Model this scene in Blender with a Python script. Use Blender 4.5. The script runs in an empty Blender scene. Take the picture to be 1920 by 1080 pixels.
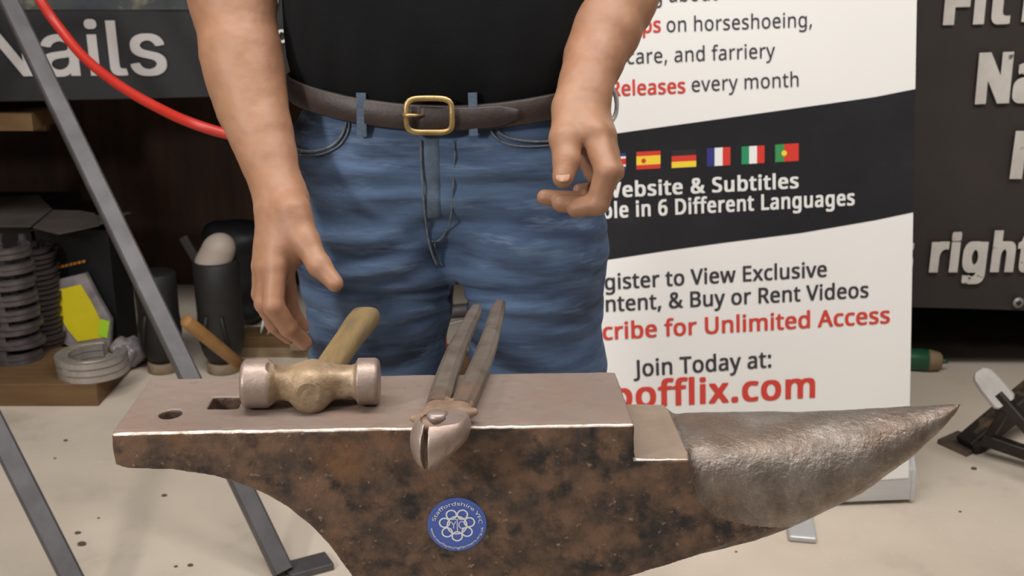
import bpy, bmesh, math, random
import numpy as np
from mathutils import Vector, Matrix, noise
random.seed(4); np.random.seed(4)
S = bpy.context.scene
COL = S.collection
# ---------------------------------------------------------------- camera, world, lights, exposure
PITCH = math.radians(17); FPX = 2050.0; CAM = np.array([0.0, 0.0, 1.19])
cd = bpy.data.cameras.new('camera'); cam = bpy.data.objects.new('camera', cd); COL.objects.link(cam)
cam.location = CAM; cam.rotation_euler = (math.pi/2-PITCH, 0, 0)
cd.sensor_width = 36; cd.lens = FPX/1920*36; cd.clip_start = .02
cd.dof.use_dof = True; cd.dof.focus_distance = 1.0; cd.dof.aperture_fstop = 14
S.camera = cam
w = bpy.data.worlds.new('world'); S.world = w; w.use_nodes = True
w.node_tree.nodes['Background'].inputs[0].default_value = (1, .99, .98, 1)
w.node_tree.nodes['Background'].inputs[1].default_value = .24
def area(name, loc, target, size, power, color=(1, .99, .975), sy=None):
    l = bpy.data.lights.new(name, 'AREA'); l.energy = power; l.color = color; l.size = size
    if sy: l.shape = 'RECTANGLE'; l.size_y = sy
    o = bpy.data.objects.new(name, l); COL.objects.link(o); o.location = loc
    o.rotation_euler = (Vector(target)-Vector(loc)).to_track_quat('-Z', 'Y').to_euler()
area('ceiling_light_front', (-.1, -.5, 2.75), (.1, 1.2, .6), 2.2, 14, sy=.5)
area('ceiling_light_rear', (.2, .95, 2.85), (.2, 1.5, 0), 3.4, 86, sy=.6)
area('work_light', (-1.28, -.12, 1.60), (-.05, .95, .8), .22, 21)
S.view_settings.view_transform = 'Standard'; S.view_settings.look = 'None'
S.view_settings.exposure = 0.0; S.view_settings.gamma = 1; S.view_settings.use_curve_mapping = False

# ---------------------------------------------------------------- picking real positions
FW = np.array([0, math.cos(PITCH), -math.sin(PITCH)]); UP = np.array([0, math.sin(PITCH), math.cos(PITCH)]); RT = np.array([1., 0, 0])
def ray(px, py): return FW+(px-960)/FPX*RT-(py-540)/FPX*UP
def at_y(px, py, y): r = ray(px, py); return CAM+r*(y/r[1])
def at_h(px, py, h): r = ray(px, py); return CAM+r*((h-CAM[2])/r[2])
def at_plane(px, py, O, n): r = ray(px, py); return CAM+r*(np.dot(O-CAM, n)/np.dot(r, n))

# ---------------------------------------------------------------- materials
def lin(c): return tuple(((v/255)/12.92 if v/255 <= .04045 else ((v/255+.055)/1.055)**2.4) for v in c)+(1,)
def mat(name, c1, c2=None, scale=8, detail=6, rough=.6, metal=0, bump=0, bscale=None, c3=None, s3=3, t3=(.5, .62),
        stretch=None, pos=(.35, .65), spec=.5, sss=0, alpha=None, rvar=0, trans=0, mottle=None, flecks=None):
    m = bpy.data.materials.new(name); m.use_nodes = True; nt = m.node_tree; N = nt.nodes; L = nt.links
    b = N['Principled BSDF']; b.inputs['Roughness'].default_value = rough; b.inputs['Metallic'].default_value = metal
    b.inputs['Specular IOR Level'].default_value = spec
    if sss:
        b.inputs['Subsurface Weight'].default_value = sss; b.inputs['Subsurface Radius'].default_value = (.012, .005, .003); b.inputs['Subsurface Scale'].default_value = .6
    if alpha is not None: b.inputs['Alpha'].default_value = alpha
    if trans: b.inputs['Transmission Weight'].default_value = trans
    b.inputs['Base Color'].default_value = lin(c1)
    tc = N.new('ShaderNodeTexCoord'); mp = N.new('ShaderNodeMapping'); L.new(tc.outputs['Object'], mp.inputs[0])
    if stretch: mp.inputs['Scale'].default_value = stretch
    def nz(s, d=detail, r=.6):
        n = N.new('ShaderNodeTexNoise'); n.inputs['Scale'].default_value = s; n.inputs['Detail'].default_value = d; n.inputs['Roughness'].default_value = r
        L.new(mp.outputs[0], n.inputs['Vector']); return n
    def ramp(src, a, bb):
        r = N.new('ShaderNodeMapRange'); r.inputs[1].default_value = a; r.inputs[2].default_value = bb; L.new(src, r.inputs[0]); return r.outputs[0]
    if c2:
        n = nz(scale); f = ramp(n.outputs[0], *pos)
        mx = N.new('ShaderNodeMix'); mx.data_type = 'RGBA'; L.new(f, mx.inputs[0]); mx.inputs[6].default_value = lin(c1); mx.inputs[7].default_value = lin(c2)
        out = mx.outputs[2]
        if c3:
            n3 = nz(s3); f3 = ramp(n3.outputs[0], *t3); m3 = N.new('ShaderNodeMix'); m3.data_type = 'RGBA'
            L.new(f3, m3.inputs[0]); L.new(out, m3.inputs[6]); m3.inputs[7].default_value = lin(c3); out = m3.outputs[2]
        for mot in (mottle, flecks):
            if not mot: continue
            n4 = nz(mot[0], 4, .7); f4 = ramp(n4.outputs[0], mot[2], mot[3]); m4 = N.new('ShaderNodeMix'); m4.data_type = 'RGBA'
            L.new(f4, m4.inputs[0]); L.new(out, m4.inputs[6]); m4.inputs[7].default_value = lin(mot[1]); out = m4.outputs[2]
        L.new(out, b.inputs['Base Color'])
    if rvar:
        n = nz(scale*2); r = N.new('ShaderNodeMapRange'); r.inputs[1].default_value = .3; r.inputs[2].default_value = .7
        r.inputs[3].default_value = max(0.02, rough-rvar); r.inputs[4].default_value = rough+rvar; L.new(n.outputs[0], r.inputs[0]); L.new(r.outputs[0], b.inputs['Roughness'])
    if bump:
        n = nz(bscale or scale*3, 8); bp = N.new('ShaderNodeBump'); bp.inputs['Strength'].default_value = bump; bp.inputs['Distance'].default_value = .002
        L.new(n.outputs[0], bp.inputs['Height']); L.new(bp.outputs[0], b.inputs['Normal'])
    return m
M = {}
M['concrete'] = mat('concrete', (221, 206, 188), (203, 188, 170), 1.6, 8, .75, bump=.25, bscale=60, c3=(180, 166, 150), s3=3.2, t3=(.58, .8), mottle=(70, (226, 212, 195), .62, .75))
M['plywood'] = mat('plywood', (78, 50, 30), (54, 34, 20), 3, 6, .7, stretch=(6, 6, .7))
M['dark_wall'] = mat('dark_wall', (62, 54, 48), (48, 42, 38), 3, 4, .9)
M['wall'] = mat('wall_paint', (150, 142, 132), (140, 132, 122), 2, 4, .9)
M['ceiling'] = mat('ceiling_paint', (190, 186, 180), (180, 176, 170), 2, 4, .9)
M['anvil_side'] = mat('anvil_rust', (106, 80, 62), (62, 50, 43), 38, 10, .55, metal=.25, bump=.8, bscale=130, c3=(34, 31, 30), s3=32, t3=(.50, .64), rvar=.12, mottle=(7, (114, 78, 48), .54, .72), pos=(.38, .62), flecks=(150, (138, 116, 96), .62, .72))
M['anvil_face'] = mat('anvil_worn_face', (132, 116, 105), (116, 100, 91), 9, 8, .6, metal=.3, bump=.14, bscale=160, c3=(124, 98, 80), s3=7, t3=(.52, .75), rvar=.1, mottle=(60, (108, 94, 86), .6, .75))
M['anvil_edge'] = mat('anvil_bright_edge', (205, 192, 180), (150, 132, 118), 60, 6, .4, metal=.6, bump=.4, bscale=200)
M['anvil_horn'] = mat('anvil_horn_steel', (136, 125, 116), (102, 91, 82), 40, 10, .34, metal=.68, bump=.9, bscale=200, c3=(106, 82, 64), s3=9, t3=(.5, .68), rvar=.14)
M['step'] = mat('anvil_step', (138, 120, 103), (124, 106, 91), 14, 6, .6, metal=.25, bump=.2, bscale=160)
M['hammer'] = mat('hammer_steel', (150, 126, 98), (112, 90, 66), 34, 6, .5, metal=.3, bump=.4, bscale=260, c3=(168, 146, 122), s3=26, t3=(.5, .7), rvar=.1)
M['hammer_face'] = mat('hammer_struck_steel', (150, 132, 120), (132, 114, 104), 60, 6, .42, metal=.45, bump=.2, bscale=300)
M['ash'] = mat('ash_handle', (124, 102, 64), (102, 82, 50), 22, 6, .65, stretch=(3, .35, 3), bump=.3, bscale=90, c3=(96, 84, 66), s3=40, t3=(.52, .75))
M['pincer'] = mat('pincer_steel', (128, 118, 106), (104, 90, 78), 30, 6, .42, metal=.55, bump=.25, bscale=200, c3=(134, 108, 92), s3=18, t3=(.52, .7))
M['pincer_jaw'] = mat('pincer_jaw_steel', (150, 134, 126), (134, 114, 102), 40, 5, .42, metal=.5, bump=.15, bscale=240)
M['pincer_boss'] = mat('pincer_rusty_steel', (140, 116, 96), (116, 92, 74), 40, 5, .6, metal=.25, bump=.3, bscale=240)
M['skin'] = mat('skin', (152, 113, 87), (139, 97, 73), 9, 5, .5, bump=.14, bscale=240, sss=.10, c3=(158, 121, 95), s3=18, t3=(.5, .8), spec=.35)
M['nail'] = mat('fingernail', (164, 126, 102), (156, 118, 94), 40, 3, .5, spec=.3)
M['hair'] = mat('hair', (62, 44, 30), (46, 32, 22), 60, 4, .6)
M['denim'] = mat('denim', (82, 104, 134), (50, 66, 93), 9, 10, .85, bump=.35, bscale=420, c3=(28, 36, 54), s3=7, t3=(.50, .66), stretch=(.45, .7, 3.2), mottle=(13, (104, 122, 146), .56, .74))
M['denim_worn'] = mat('denim_worn', (84, 98, 112), (62, 74, 90), 40, 6, .85, bump=.5, bscale=300)
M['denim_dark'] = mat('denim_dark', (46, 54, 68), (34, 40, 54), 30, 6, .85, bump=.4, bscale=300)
M['thread'] = mat('seam_thread', (104, 106, 106), (74, 80, 88), 200, 3, .8)
M['leather'] = mat('belt_leather', (56, 42, 37), (36, 28, 26), 22, 6, .5, bump=.3, bscale=160)
M['brass'] = mat('brass', (176, 150, 100), (150, 124, 80), 60, 4, .4, metal=.75, bump=.1, bscale=200)
M['shirt'] = mat('black_cotton', (17, 17, 18), (13, 13, 14), 12, 4, .95, bump=.3, bscale=500, spec=.2)
M['boot_leather'] = mat('boot_leather', (58, 44, 34), (40, 32, 26), 14, 5, .6)
M['white_vinyl'] = mat('white_vinyl', (232, 229, 225), (228, 225, 221), 2, 2, .38, spec=.35)
M['band_vinyl'] = mat('black_print', (38, 37, 40), (30, 29, 31), 4, 5, .2, c3=(56, 56, 62), s3=5, t3=(.55, .8), spec=.5)
M['ink_dark'] = mat('ink_dark', (52, 52, 56), rough=.45)
M['ink_red'] = mat('ink_red', (206, 62, 50), rough=.45)
M['ink_white'] = mat('ink_white', (228, 226, 222), rough=.45)
M['ink_worn'] = mat('ink_worn_white', (222, 216, 208), (206, 198, 190), 14, 6, .6, c3=(80, 72, 68), s3=38, t3=(.64, .7))
M['ink_grey'] = mat('ink_light_grey', (190, 184, 182), (182, 176, 174), 6, 3, .6)
M['black_vinyl'] = mat('black_vinyl', (58, 51, 49), (50, 44, 42), 3, 4, .6)
M['black_vinyl_left'] = mat('black_vinyl_left', (30, 30, 33), (24, 24, 26), 3, 4, .6, c3=(50, 48, 44), s3=4, t3=(.62, .8))
M['photo_strip'] = mat('photo_strip', (42, 48, 58), (70, 74, 66), 6, 6, .6, c3=(136, 128, 108), s3=5, t3=(.56, .66))
for k, c in dict(f_red=(208, 56, 44), f_yel=(236, 206, 60), f_blk=(40, 38, 38), f_blu=(52, 52, 120), f_wht=(232, 230, 228), f_grn=(44, 140, 92), f_pgr=(60, 140, 80)).items():
    M[k] = mat('print_'+k[2:], c, rough=.4)
M['aluminium'] = mat('aluminium', (202, 202, 202), (188, 188, 188), 8, 3, .35, metal=.35, stretch=(.3, 4, 4))
M['steel_tube'] = mat('steel_tube', (98, 95, 96), (82, 79, 80), 16, 6, .55, metal=.4, bump=.12, bscale=120)
M['black_steel'] = mat('black_steel', (50, 42, 36), (34, 29, 26), 14, 5, .5, metal=.3, bump=.2, c3=(112, 94, 72), s3=18, t3=(.56, .72))
M['grey_plate'] = mat('grey_plate', (176, 170, 164), (160, 154, 148), 20, 5, .5, metal=.3)
M['hose'] = mat('red_hose', (186, 46, 34), (176, 42, 32), 10, 3, .4)
M['pine'] = mat('pine', (116, 88, 55), (96, 70, 42), 5, 6, .75, stretch=(.8, 6, 6), bump=.2)
M['paletimber'] = mat('pale_timber', (150, 128, 98), (128, 106, 80), 5, 6, .7, stretch=(.8, 6, 6))
M['tan_handle'] = mat('tan_handle', (162, 120, 70), (142, 102, 56), 10, 5, .55, stretch=(2, 2, 2))
M['shoe_steel'] = mat('horseshoe_steel', (112, 104, 104), (84, 78, 78), 20, 5, .5, metal=.5, bump=.2)
M['shoe_dark'] = mat('horseshoe_dark_steel', (84, 76, 74), (64, 58, 57), 20, 5, .55, metal=.4, bump=.2)
M['shoe_alu'] = mat('horseshoe_aluminium', (184, 176, 168), (160, 152, 146), 20, 5, .42, metal=.5, bump=.1)
M['card_black'] = mat('black_card', (20, 20, 22), (16, 16, 18), 6, 4, .6)
M['mat_rubber'] = mat('mat_rubber', (104, 95, 85), (88, 80, 72), 8, 4, .8, bump=.2)  # painted shade: tone of the floor shadow under the right rack
M['worn_plate'] = mat('worn_plate', (110, 96, 82), (84, 72, 62), 20, 5, .6, metal=.25, bump=.2)
M['crate'] = mat('black_plastic', (20, 20, 22), (16, 16, 18), 6, 4, .5)
M['orange'] = mat('orange_print', (206, 130, 36), (140, 90, 30), 120, 3, .6)
M['yellow'] = mat('yellow_label', (226, 206, 20), (208, 190, 14), 6, 4, .5)
M['lime'] = mat('lime_sticker', (176, 220, 44), rough=.5)
M['wrap'] = mat('clear_wrap', (150, 142, 142), (110, 102, 104), 14, 5, .18, bump=.8, bscale=25)
M['cardboard'] = mat('grey_card', (86, 76, 70), (66, 58, 54), 6, 5, .8)
M['rubber'] = mat('dark_rubber', (34, 32, 30), (25, 24, 23), 12, 5, .6, bump=.3)
M['cream'] = mat('cream_plastic', (176, 162, 150), (168, 154, 142), 6, 3, .55)
M['sole'] = mat('tan_sole', (150, 132, 106), (128, 110, 88), 20, 4, .7)
M['green'] = mat('green_paint', (40, 96, 62), (30, 74, 50), 6, 3, .35, c3=(190, 200, 190), s3=14, t3=(.66, .7))
M['sticker'] = mat('blue_sticker', (58, 84, 158), (66, 90, 160), 10, 3, .5)
M['sticker_ink'] = mat('sticker_white', (206, 206, 212), rough=.5)
M['debris'] = mat('debris', (82, 70, 60), rough=.8)

# ---------------------------------------------------------------- object helpers
def tag(o, label=None, cat=None, group=None, kind=None):
    if label: o['label'] = label
    if cat: o['category'] = cat
    if group: o['group'] = group
    if kind: o['kind'] = kind
    return o
def thing(name, loc, label, cat, group=None):
    o = bpy.data.objects.new(name, None); o.empty_display_size = .05; COL.objects.link(o); o.location = tuple(loc)
    return tag(o, label, cat, group)
def rootloc(o):
    while o.parent: o = o.parent
    return np.array(o.location)
def mk(name, verts, faces, material, parent=None, smooth=False, loc=None, mats=None, midx=None, uvs=None):
    v = np.asarray(verts, dtype=float).reshape(-1, 3)
    off = rootloc(parent) if parent else (np.array(loc, dtype=float) if loc is not None else v.mean(0)*0)
    me = bpy.data.meshes.new(name)
    if isinstance(faces, np.ndarray):
        n = len(faces); k = faces.shape[1]
        me.vertices.add(len(v)); me.vertices.foreach_set('co', (v-off).ravel())
        me.loops.add(n*k); me.loops.foreach_set('vertex_index', faces.ravel().astype(np.int32))
        me.polygons.add(n); me.polygons.foreach_set('loop_start', np.arange(0, n*k, k, dtype=np.int32))
        me.update(calc_edges=True)
    else:
        me.from_pydata((v-off).tolist(), [], faces); me.update()
    for m in (mats or [material]): me.materials.append(M[m])
    if midx is not None: me.polygons.foreach_set('material_index', np.asarray(midx, dtype=np.int32))
    if smooth: me.polygons.foreach_set('use_smooth', np.ones(len(me.polygons), dtype=bool))
    me.update()
    o = bpy.data.objects.new(name, me); COL.objects.link(o)
    if parent: o.parent = parent
    elif loc is not None: o.location = tuple(loc)
    return o
def box_geo(c, s, Rm=None):
    c = np.array(c, float); hs = np.array(s, float)/2
    v = np.array([[x, y, z] for x in (-1, 1) for y in (-1, 1) for z in (-1, 1)])*hs
    if Rm is not None: v = v@np.asarray(Rm).T
    return v+c, [(0, 1, 3, 2), (4, 6, 7, 5), (0, 4, 5, 1), (2, 3, 7, 6), (0, 2, 6, 4), (1, 5, 7, 3)]
def rbox_geo(c, s, r, Rm=None, seg=3):
    bm = bmesh.new(); bmesh.ops.create_cube(bm, size=1)
    for v in bm.verts: v.co = Vector((v.co.x*s[0], v.co.y*s[1], v.co.z*s[2]))
    bmesh.ops.bevel(bm, geom=bm.edges[:], offset=r, segments=seg, profile=.5, affect='EDGES')
    V = np.array([v.co[:] for v in bm.verts]); F = [tuple(v.index for v in f.verts) for f in bm.faces]; bm.free()
    if Rm is not None: V = V@np.asarray(Rm).T
    return V+np.array(c, float), F
def join(*gs):
    V = []; F = []; n = 0
    for v, f in gs:
        V.append(np.asarray(v)); F += [tuple(i+n for i in q) for q in f]; n += len(v)
    return np.vstack(V), F
def frame(d, up=(0, 0, 1)):
    d = np.array(d, float); d /= np.linalg.norm(d); up = np.array(up, float)
    s = np.cross(d, up)
    if np.linalg.norm(s) < 1e-5: s = np.cross(d, (1, 0, 0))
    s /= np.linalg.norm(s); return d, s, np.cross(s, d)
def loft(rings, closed=True, cap=True):
    n = len(rings[0]); V = np.vstack(rings); F = []
    for i in range(len(rings)-1):
        for j in range(n if closed else n-1):
            a = i*n+j; b = i*n+(j+1) % n; F.append((a, b, b+n, a+n))
    if cap: F.append(tuple(range(n))[::-1]); F.append(tuple((len(rings)-1)*n+j for j in range(n)))
    return V, F
def tube_geo(pts, rad, n=12, cap=True, flat=1.0, up=(0, 0, 1)):
    pts = [np.array(p, float) for p in pts]; rad = [rad]*len(pts) if np.isscalar(rad) else rad; R = []
    for i, p in enumerate(pts):
        d = pts[min(i+1, len(pts)-1)]-pts[max(i-1, 0)]; d, s, u = frame(d, up)
        R.append([p+rad[i]*(math.cos(t)*s+flat*math.sin(t)*u) for t in np.linspace(0, 2*math.pi, n, endpoint=False)])
    return loft(R, cap=cap)
def smoothpath(pts, k=8):
    P = [np.array(p, float) for p in pts]; P = [2*P[0]-P[1]]+P+[2*P[-1]-P[-2]]; out = []
    for i in range(1, len(P)-2):
        for t in np.linspace(0, 1, k, endpoint=False):
            a, b, c, d = P[i-1:i+3]; out.append(.5*((2*b)+(-a+c)*t+(2*a-5*b+4*c-d)*t*t+(-a+3*b-3*c+d)*t**3))
    return out+[P[-2]]
def bar_geo(a, b, wd, ht, roll=0, up=(0, 0, 1), bev=.003, w2=None):
    d, s, u = frame(np.array(b)-np.array(a), up); c, sn = math.cos(roll), math.sin(roll); s, u = c*s+sn*u, -sn*s+c*u
    R = []
    for p, k in ((a, 1), (b, (w2 or wd)/wd)):
        x, y = wd/2*k, ht/2
        R.append([np.array(p)+s*i+u*j for i, j in ((-x+bev, -y), (x-bev, -y), (x, -y+bev), (x, y-bev), (x-bev, y), (-x+bev, y), (-x, y-bev), (-x, -y+bev))])
    return loft(R)
def prism(poly, O, ex, ey, ez, t):
    n = len(poly); a = [np.array(O)+ex*x+ey*y for x, y in poly]; b = [p+ez*t for p in a]
    return np.array(a+b), [tuple(range(n))[::-1], tuple(range(n, 2*n))]+[(i, (i+1) % n, (i+1) % n+n, i+n) for i in range(n)]

# ---------------------------------------------------------------- implicit surfaces (real solids turned to meshes)
class Field:
    def __init__(s, lo, hi, h):
        s.lo = np.array(lo, float); s.h = h; s.n = np.ceil((np.array(hi)-s.lo)/h).astype(int)+1
        s.D = np.full(s.n, .05, dtype=np.float32)
    def sub(s, lo, hi):
        a = np.clip(np.floor((np.array(lo)-s.lo)/s.h).astype(int), 0, s.n); b = np.clip(np.ceil((np.array(hi)-s.lo)/s.h).astype(int)+1, 0, s.n)
        sl = tuple(slice(i, j) for i, j in zip(a, b))
        ax = [(s.lo[i]+s.h*np.arange(a[i], b[i])).astype(np.float32) for i in range(3)]
        return sl, ax[0][:, None, None], ax[1][None, :, None], ax[2][None, None, :]
    def blend(s, sl, d, k):
        A = s.D[sl]
        if k > 0:
            hh = np.clip(.5+.5*(A-d)/k, 0, 1); s.D[sl] = A*(1-hh)+d*hh-k*hh*(1-hh)
        else: s.D[sl] = np.minimum(A, d)
    def cap(s, a, b, ra, rb, k=.004, flat=None):
        a = np.array(a, float); b = np.array(b, float); m = max(ra, rb)*1.3+k+3*s.h
        sl, X, Y, Z = s.sub(np.minimum(a, b)-m, np.maximum(a, b)+m); ba = b-a; L = max(float(ba@ba), 1e-9)
        t = np.clip(((X-a[0])*ba[0]+(Y-a[1])*ba[1]+(Z-a[2])*ba[2])/L, 0, 1)
        dx, dy, dz = X-a[0]-t*ba[0], Y-a[1]-t*ba[1], Z-a[2]-t*ba[2]
        q = dx*dx+dy*dy+dz*dz
        if flat is not None:
            ax, f = np.array(flat[0], float), flat[1]; ax /= np.linalg.norm(ax); pr = dx*ax[0]+dy*ax[1]+dz*ax[2]; q = q+pr*pr*(1/(f*f)-1)
        s.blend(sl, np.sqrt(q)-(ra+(rb-ra)*t), k)
    def ell(s, c, r, k=.004, Rm=None):
        c = np.array(c, float); r = np.array(r, float); m = max(r)+k+3*s.h
        sl, X, Y, Z = s.sub(c-m, c+m); x, y, z = X-c[0], Y-c[1], Z-c[2]
        if Rm is not None:
            Rm = np.asarray(Rm); x, y, z = (Rm[0, i]*x+Rm[1, i]*y+Rm[2, i]*z for i in range(3))
        q = np.sqrt((x/r[0])**2+(y/r[1])**2+(z/r[2])**2); g = np.sqrt((x/r[0]**2)**2+(y/r[1]**2)**2+(z/r[2]**2)**2)+1e-6
        s.blend(sl, np.clip(q*(q-1)/g, -.05, .05), k)
    def mesh(s):
        D = s.D; neg = D < 0
        c = [neg[i:D.shape[0]-1+i, j:D.shape[1]-1+j, k:D.shape[2]-1+k] for i in (0, 1) for j in (0, 1) for k in (0, 1)]
        cnt = sum(a.astype(np.int8) for a in c); act = (cnt > 0) & (cnt < 8)
        idx = np.argwhere(act); vid = np.full(act.shape, -1, dtype=np.int64); vid[tuple(idx.T)] = np.arange(len(idx))
        cs = [(i, j, k) for i in (0, 1) for j in (0, 1) for k in (0, 1)]
        val = {q: D[idx[:, 0]+q[0], idx[:, 1]+q[1], idx[:, 2]+q[2]] for q in cs}
        acc = np.zeros((len(idx), 3)); num = np.zeros(len(idx))
        for q in cs:
            for ax in range(3):
                if q[ax] == 0:
                    p = list(q); p[ax] = 1; p = tuple(p); a, b = val[q], val[p]; m = (a < 0) != (b < 0)
                    t = np.where(m, a/np.where(m, a-b, 1), 0)
                    pt = np.array(q, float)[None, :].repeat(len(idx), 0); pt[:, ax] += t
                    acc += pt*m[:, None]; num += m
        V = s.lo+s.h*(idx+acc/num[:, None]); Q = []
        for ax in range(3):
            o1, o2 = [(1, 2), (2, 0), (0, 1)][ax]
            a = np.take(neg, range(D.shape[ax]-1), ax); b = np.take(neg, range(1, D.shape[ax]), ax)
            e = np.argwhere(a != b); ok = np.all([(e[:, o] > 0) & (e[:, o] < D.shape[o]-1) for o in (o1, o2)], axis=0); e = e[ok]
            st = a[tuple(e.T)]
            def cell(d1, d2):
                q = e.copy(); q[:, o1] -= d1; q[:, o2] -= d2; return vid[tuple(q.T)]
            f = np.stack([cell(1, 1), cell(0, 1), cell(0, 0), cell(1, 0)], 1); f[~st] = f[~st][:, ::-1]; Q.append(f)
        return V, np.vstack(Q)
def relax(V, F, n=1, lam=.5):
    nv = len(V)
    for _ in range(n):
        A = np.zeros_like(V); c = np.zeros(nv)
        for i in range(4):
            for j in (1, 3):
                np.add.at(A, F[:, i], V[F[:, (i+j) % 4]]); np.add.at(c, F[:, i], 1)
        V = V+lam*(A/c[:, None]-V)
    return V
def vnoise(P, sc, seed=0):
    out = np.zeros(len(P)); P = P*sc+seed
    i = np.floor(P).astype(np.int64); f = P-i; f = f*f*(3-2*f)
    def hs(a): n = (a[:, 0]*73856093) ^ (a[:, 1]*19349663) ^ (a[:, 2]*83492791); n = (n*(n*n*15731+789221)+1376312589) & 0x7fffffff; return n/1073741824.0-1
    for dx in (0, 1):
        for dy in (0, 1):
            for dz in (0, 1):
                wt = (f[:, 0] if dx else 1-f[:, 0])*(f[:, 1] if dy else 1-f[:, 1])*(f[:, 2] if dz else 1-f[:, 2])
                out += wt*hs(i+np.array([dx, dy, dz]))
    return out
def vnormals(V, F):
    n = np.cross(V[F[:, 2]]-V[F[:, 0]], V[F[:, 3]]-V[F[:, 1]]); N = np.zeros_like(V)
    for i in range(4): np.add.at(N, F[:, i], n)
    return N/(np.linalg.norm(N, axis=1)[:, None]+1e-12)
def compact(V, F):
    u, inv = np.unique(F, return_inverse=True); return V[u], inv.reshape(F.shape)

# ---------------------------------------------------------------- lettering
import os
def load_font(fn):                                                    # faces that ship inside Blender; the built-in face is the fallback
    try: return bpy.data.fonts.load(os.path.join(bpy.utils.resource_path('LOCAL'), 'datafiles', 'fonts', fn))
    except Exception: return None
FONTS = {'sans': load_font('NotoSansHebrew-Regular.woff2'), 'geo': load_font('Inter.woff2')}
FACE = ['sans']
HC = {}
def capheight():
    if FACE[0] not in HC: v, _ = glyphs('H'); HC[FACE[0]] = v[:, 1].max()-v[:, 1].min()
    return HC[FACE[0]]
def glyphs(txt, bold=0, spacing=1.0, slant=0):
    c = bpy.data.curves.new('t', 'FONT'); c.body = txt; c.size = 1; c.space_character = spacing; c.resolution_u = 4; c.shear = slant
    if FONTS[FACE[0]]: c.font = FONTS[FACE[0]]
    o = bpy.data.objects.new('t', c); COL.objects.link(o)
    me = bpy.data.meshes.new_from_object(o.evaluated_get(bpy.context.evaluated_depsgraph_get()))
    V = np.array([v.co[:2] for v in me.vertices]).reshape(-1, 2); F = [tuple(p.vertices) for p in me.polygons]
    bpy.data.objects.remove(o); bpy.data.curves.remove(c); bpy.data.meshes.remove(me)
    if bold and len(V):                                               # heavier weight: the face laid down again a hair to each side
        V, F = join(*[(np.c_[V+[bold*a_, bold*b_*.55], np.full(len(V), i*.00003)], F) for i, (a_, b_) in enumerate([(p, q) for r_ in ((1, .5) if bold > .04 else (1,)) for p, q in ((r_, r_), (r_, -r_), (-r_, r_), (-r_, -r_), (r_, 0), (-r_, 0), (0, r_), (0, -r_))])]+[(np.c_[V, np.full(len(V), .00052)], F)])
    elif len(V): V = np.c_[V, np.zeros(len(V))]
    return V, F
class Plane:
    def __init__(s, O, ex, ey): s.O = np.array(O, float); s.ex = np.array(ex, float); s.ey = np.array(ey, float); s.n = np.cross(s.ex, s.ey)
    def uv(s, px, py): P = at_plane(px, py, s.O, s.n)-s.O; return P@s.ex, P@s.ey
    def pt(s, u, v, lift=.001): return s.O+s.ex*u+s.ey*v+s.n*lift
def poly_on(pl, name, pts, m, parent, lift=.001):
    return mk(name, [pl.pt(u, v, lift) for u, v in pts], [tuple(range(len(pts)))], m, parent)
def line_on(pl, name, txt, suffix, pl_px, pr_px, cap_px, m, parent, bold=0.0, lift=.0014, spacing=1.05, slant=0):
    """write TXT so that SUFFIX runs between two measured baseline points"""
    V, F = glyphs(txt, bold, spacing, slant); Vs, _ = glyphs(suffix, bold, spacing, slant)
    a = np.array(pl.uv(*pl_px)); b = np.array(pl.uv(*pr_px)); wsuf = Vs[:, 0].max()-Vs[:, 0].min(); k = np.linalg.norm(b-a)/wsuf
    d = (b-a)/np.linalg.norm(b-a); nrm = np.array([-d[1], d[0]])
    c0 = np.array(pl.uv(*pr_px)); c1 = np.array(pl.uv(pr_px[0], pr_px[1]-cap_px)); ky = np.linalg.norm(c1-c0)/capheight()
    P = [(b+d*(x-V[:, 0].max())*k+nrm*y*ky, z) for x, y, z in V]
    return mk(name, [pl.pt(p[0], p[1], lift+z) for p, z in P], F, m, parent)

# ================================================================ SETTING
def struct(name, g, m): return tag(mk(name, g[0], g[1], m), kind='structure')
struct('floor', box_geo((0, 2.2, -.05), (7, 7, .1)), 'concrete')
struct('wall_back', box_geo((0, 4.35, 1.5), (7, .1, 3)), 'dark_wall')
struct('wall_left', box_geo((-3.45, 2.2, 1.5), (.1, 7, 3)), 'wall')
struct('wall_right', box_geo((3.45, 2.2, 1.5), (.1, 7, 3)), 'wall')
struct('ceiling', box_geo((0, 2.2, 3.05), (7, 7, .1)), 'ceiling')

# ================================================================ ANVIL
A0 = at_h(207, 812, .80); A1 = at_h(1187, 795, .80); TOPH = .80
eu = A1-A0; eu[2] = 0; eu /= np.linalg.norm(eu); ev = np.array([-eu[1], eu[0], 0]); ez = np.array([0, 0, 1.])
DEP = .125
def afront(px, py, v=0.0):
    P = at_plane(px, py, A0+ev*v, ev)-A0; return P@eu, P[2]
def aw(u, v, w_): return A0+eu*u+ev*v+ez*w_
prof_l = [(207, 812), (211, 846), (216, 872), (232, 878), (330, 883), (400, 893), (440, 905), (500, 929), (540, 953), (580, 985), (615, 1021), (636, 1050)]
body = [afront(*p) for p in prof_l]
ux = afront(636, 1050)[0]
body += [(ux+.012, body[-1][1]-.02), (ux+.016, -.22), (ux-.01, -.245), (ux-.05, -.262), (ux-.06, -.30), (.52, -.30), (.51, -.262), (.47, -.245), (.44, -.215)]
body += [afront(*p) for p in [(1130, 1096), (1200, 1077), (1300, 1045), (1400, 1008), (1470, 981), (1530, 953), (1450, 966), (1385, 978), (1335, 960), (1308, 930), (1297, 895), (1293, 862), (1190, 862), (1189, 795)]]
bp = np.array(body)
h = .0016
U0, W0 = -.01, -.31; U1 = .80; W1 = .012
fld = Field((U0, -.008, W0), (U1, DEP+.008, W1), h)
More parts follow.
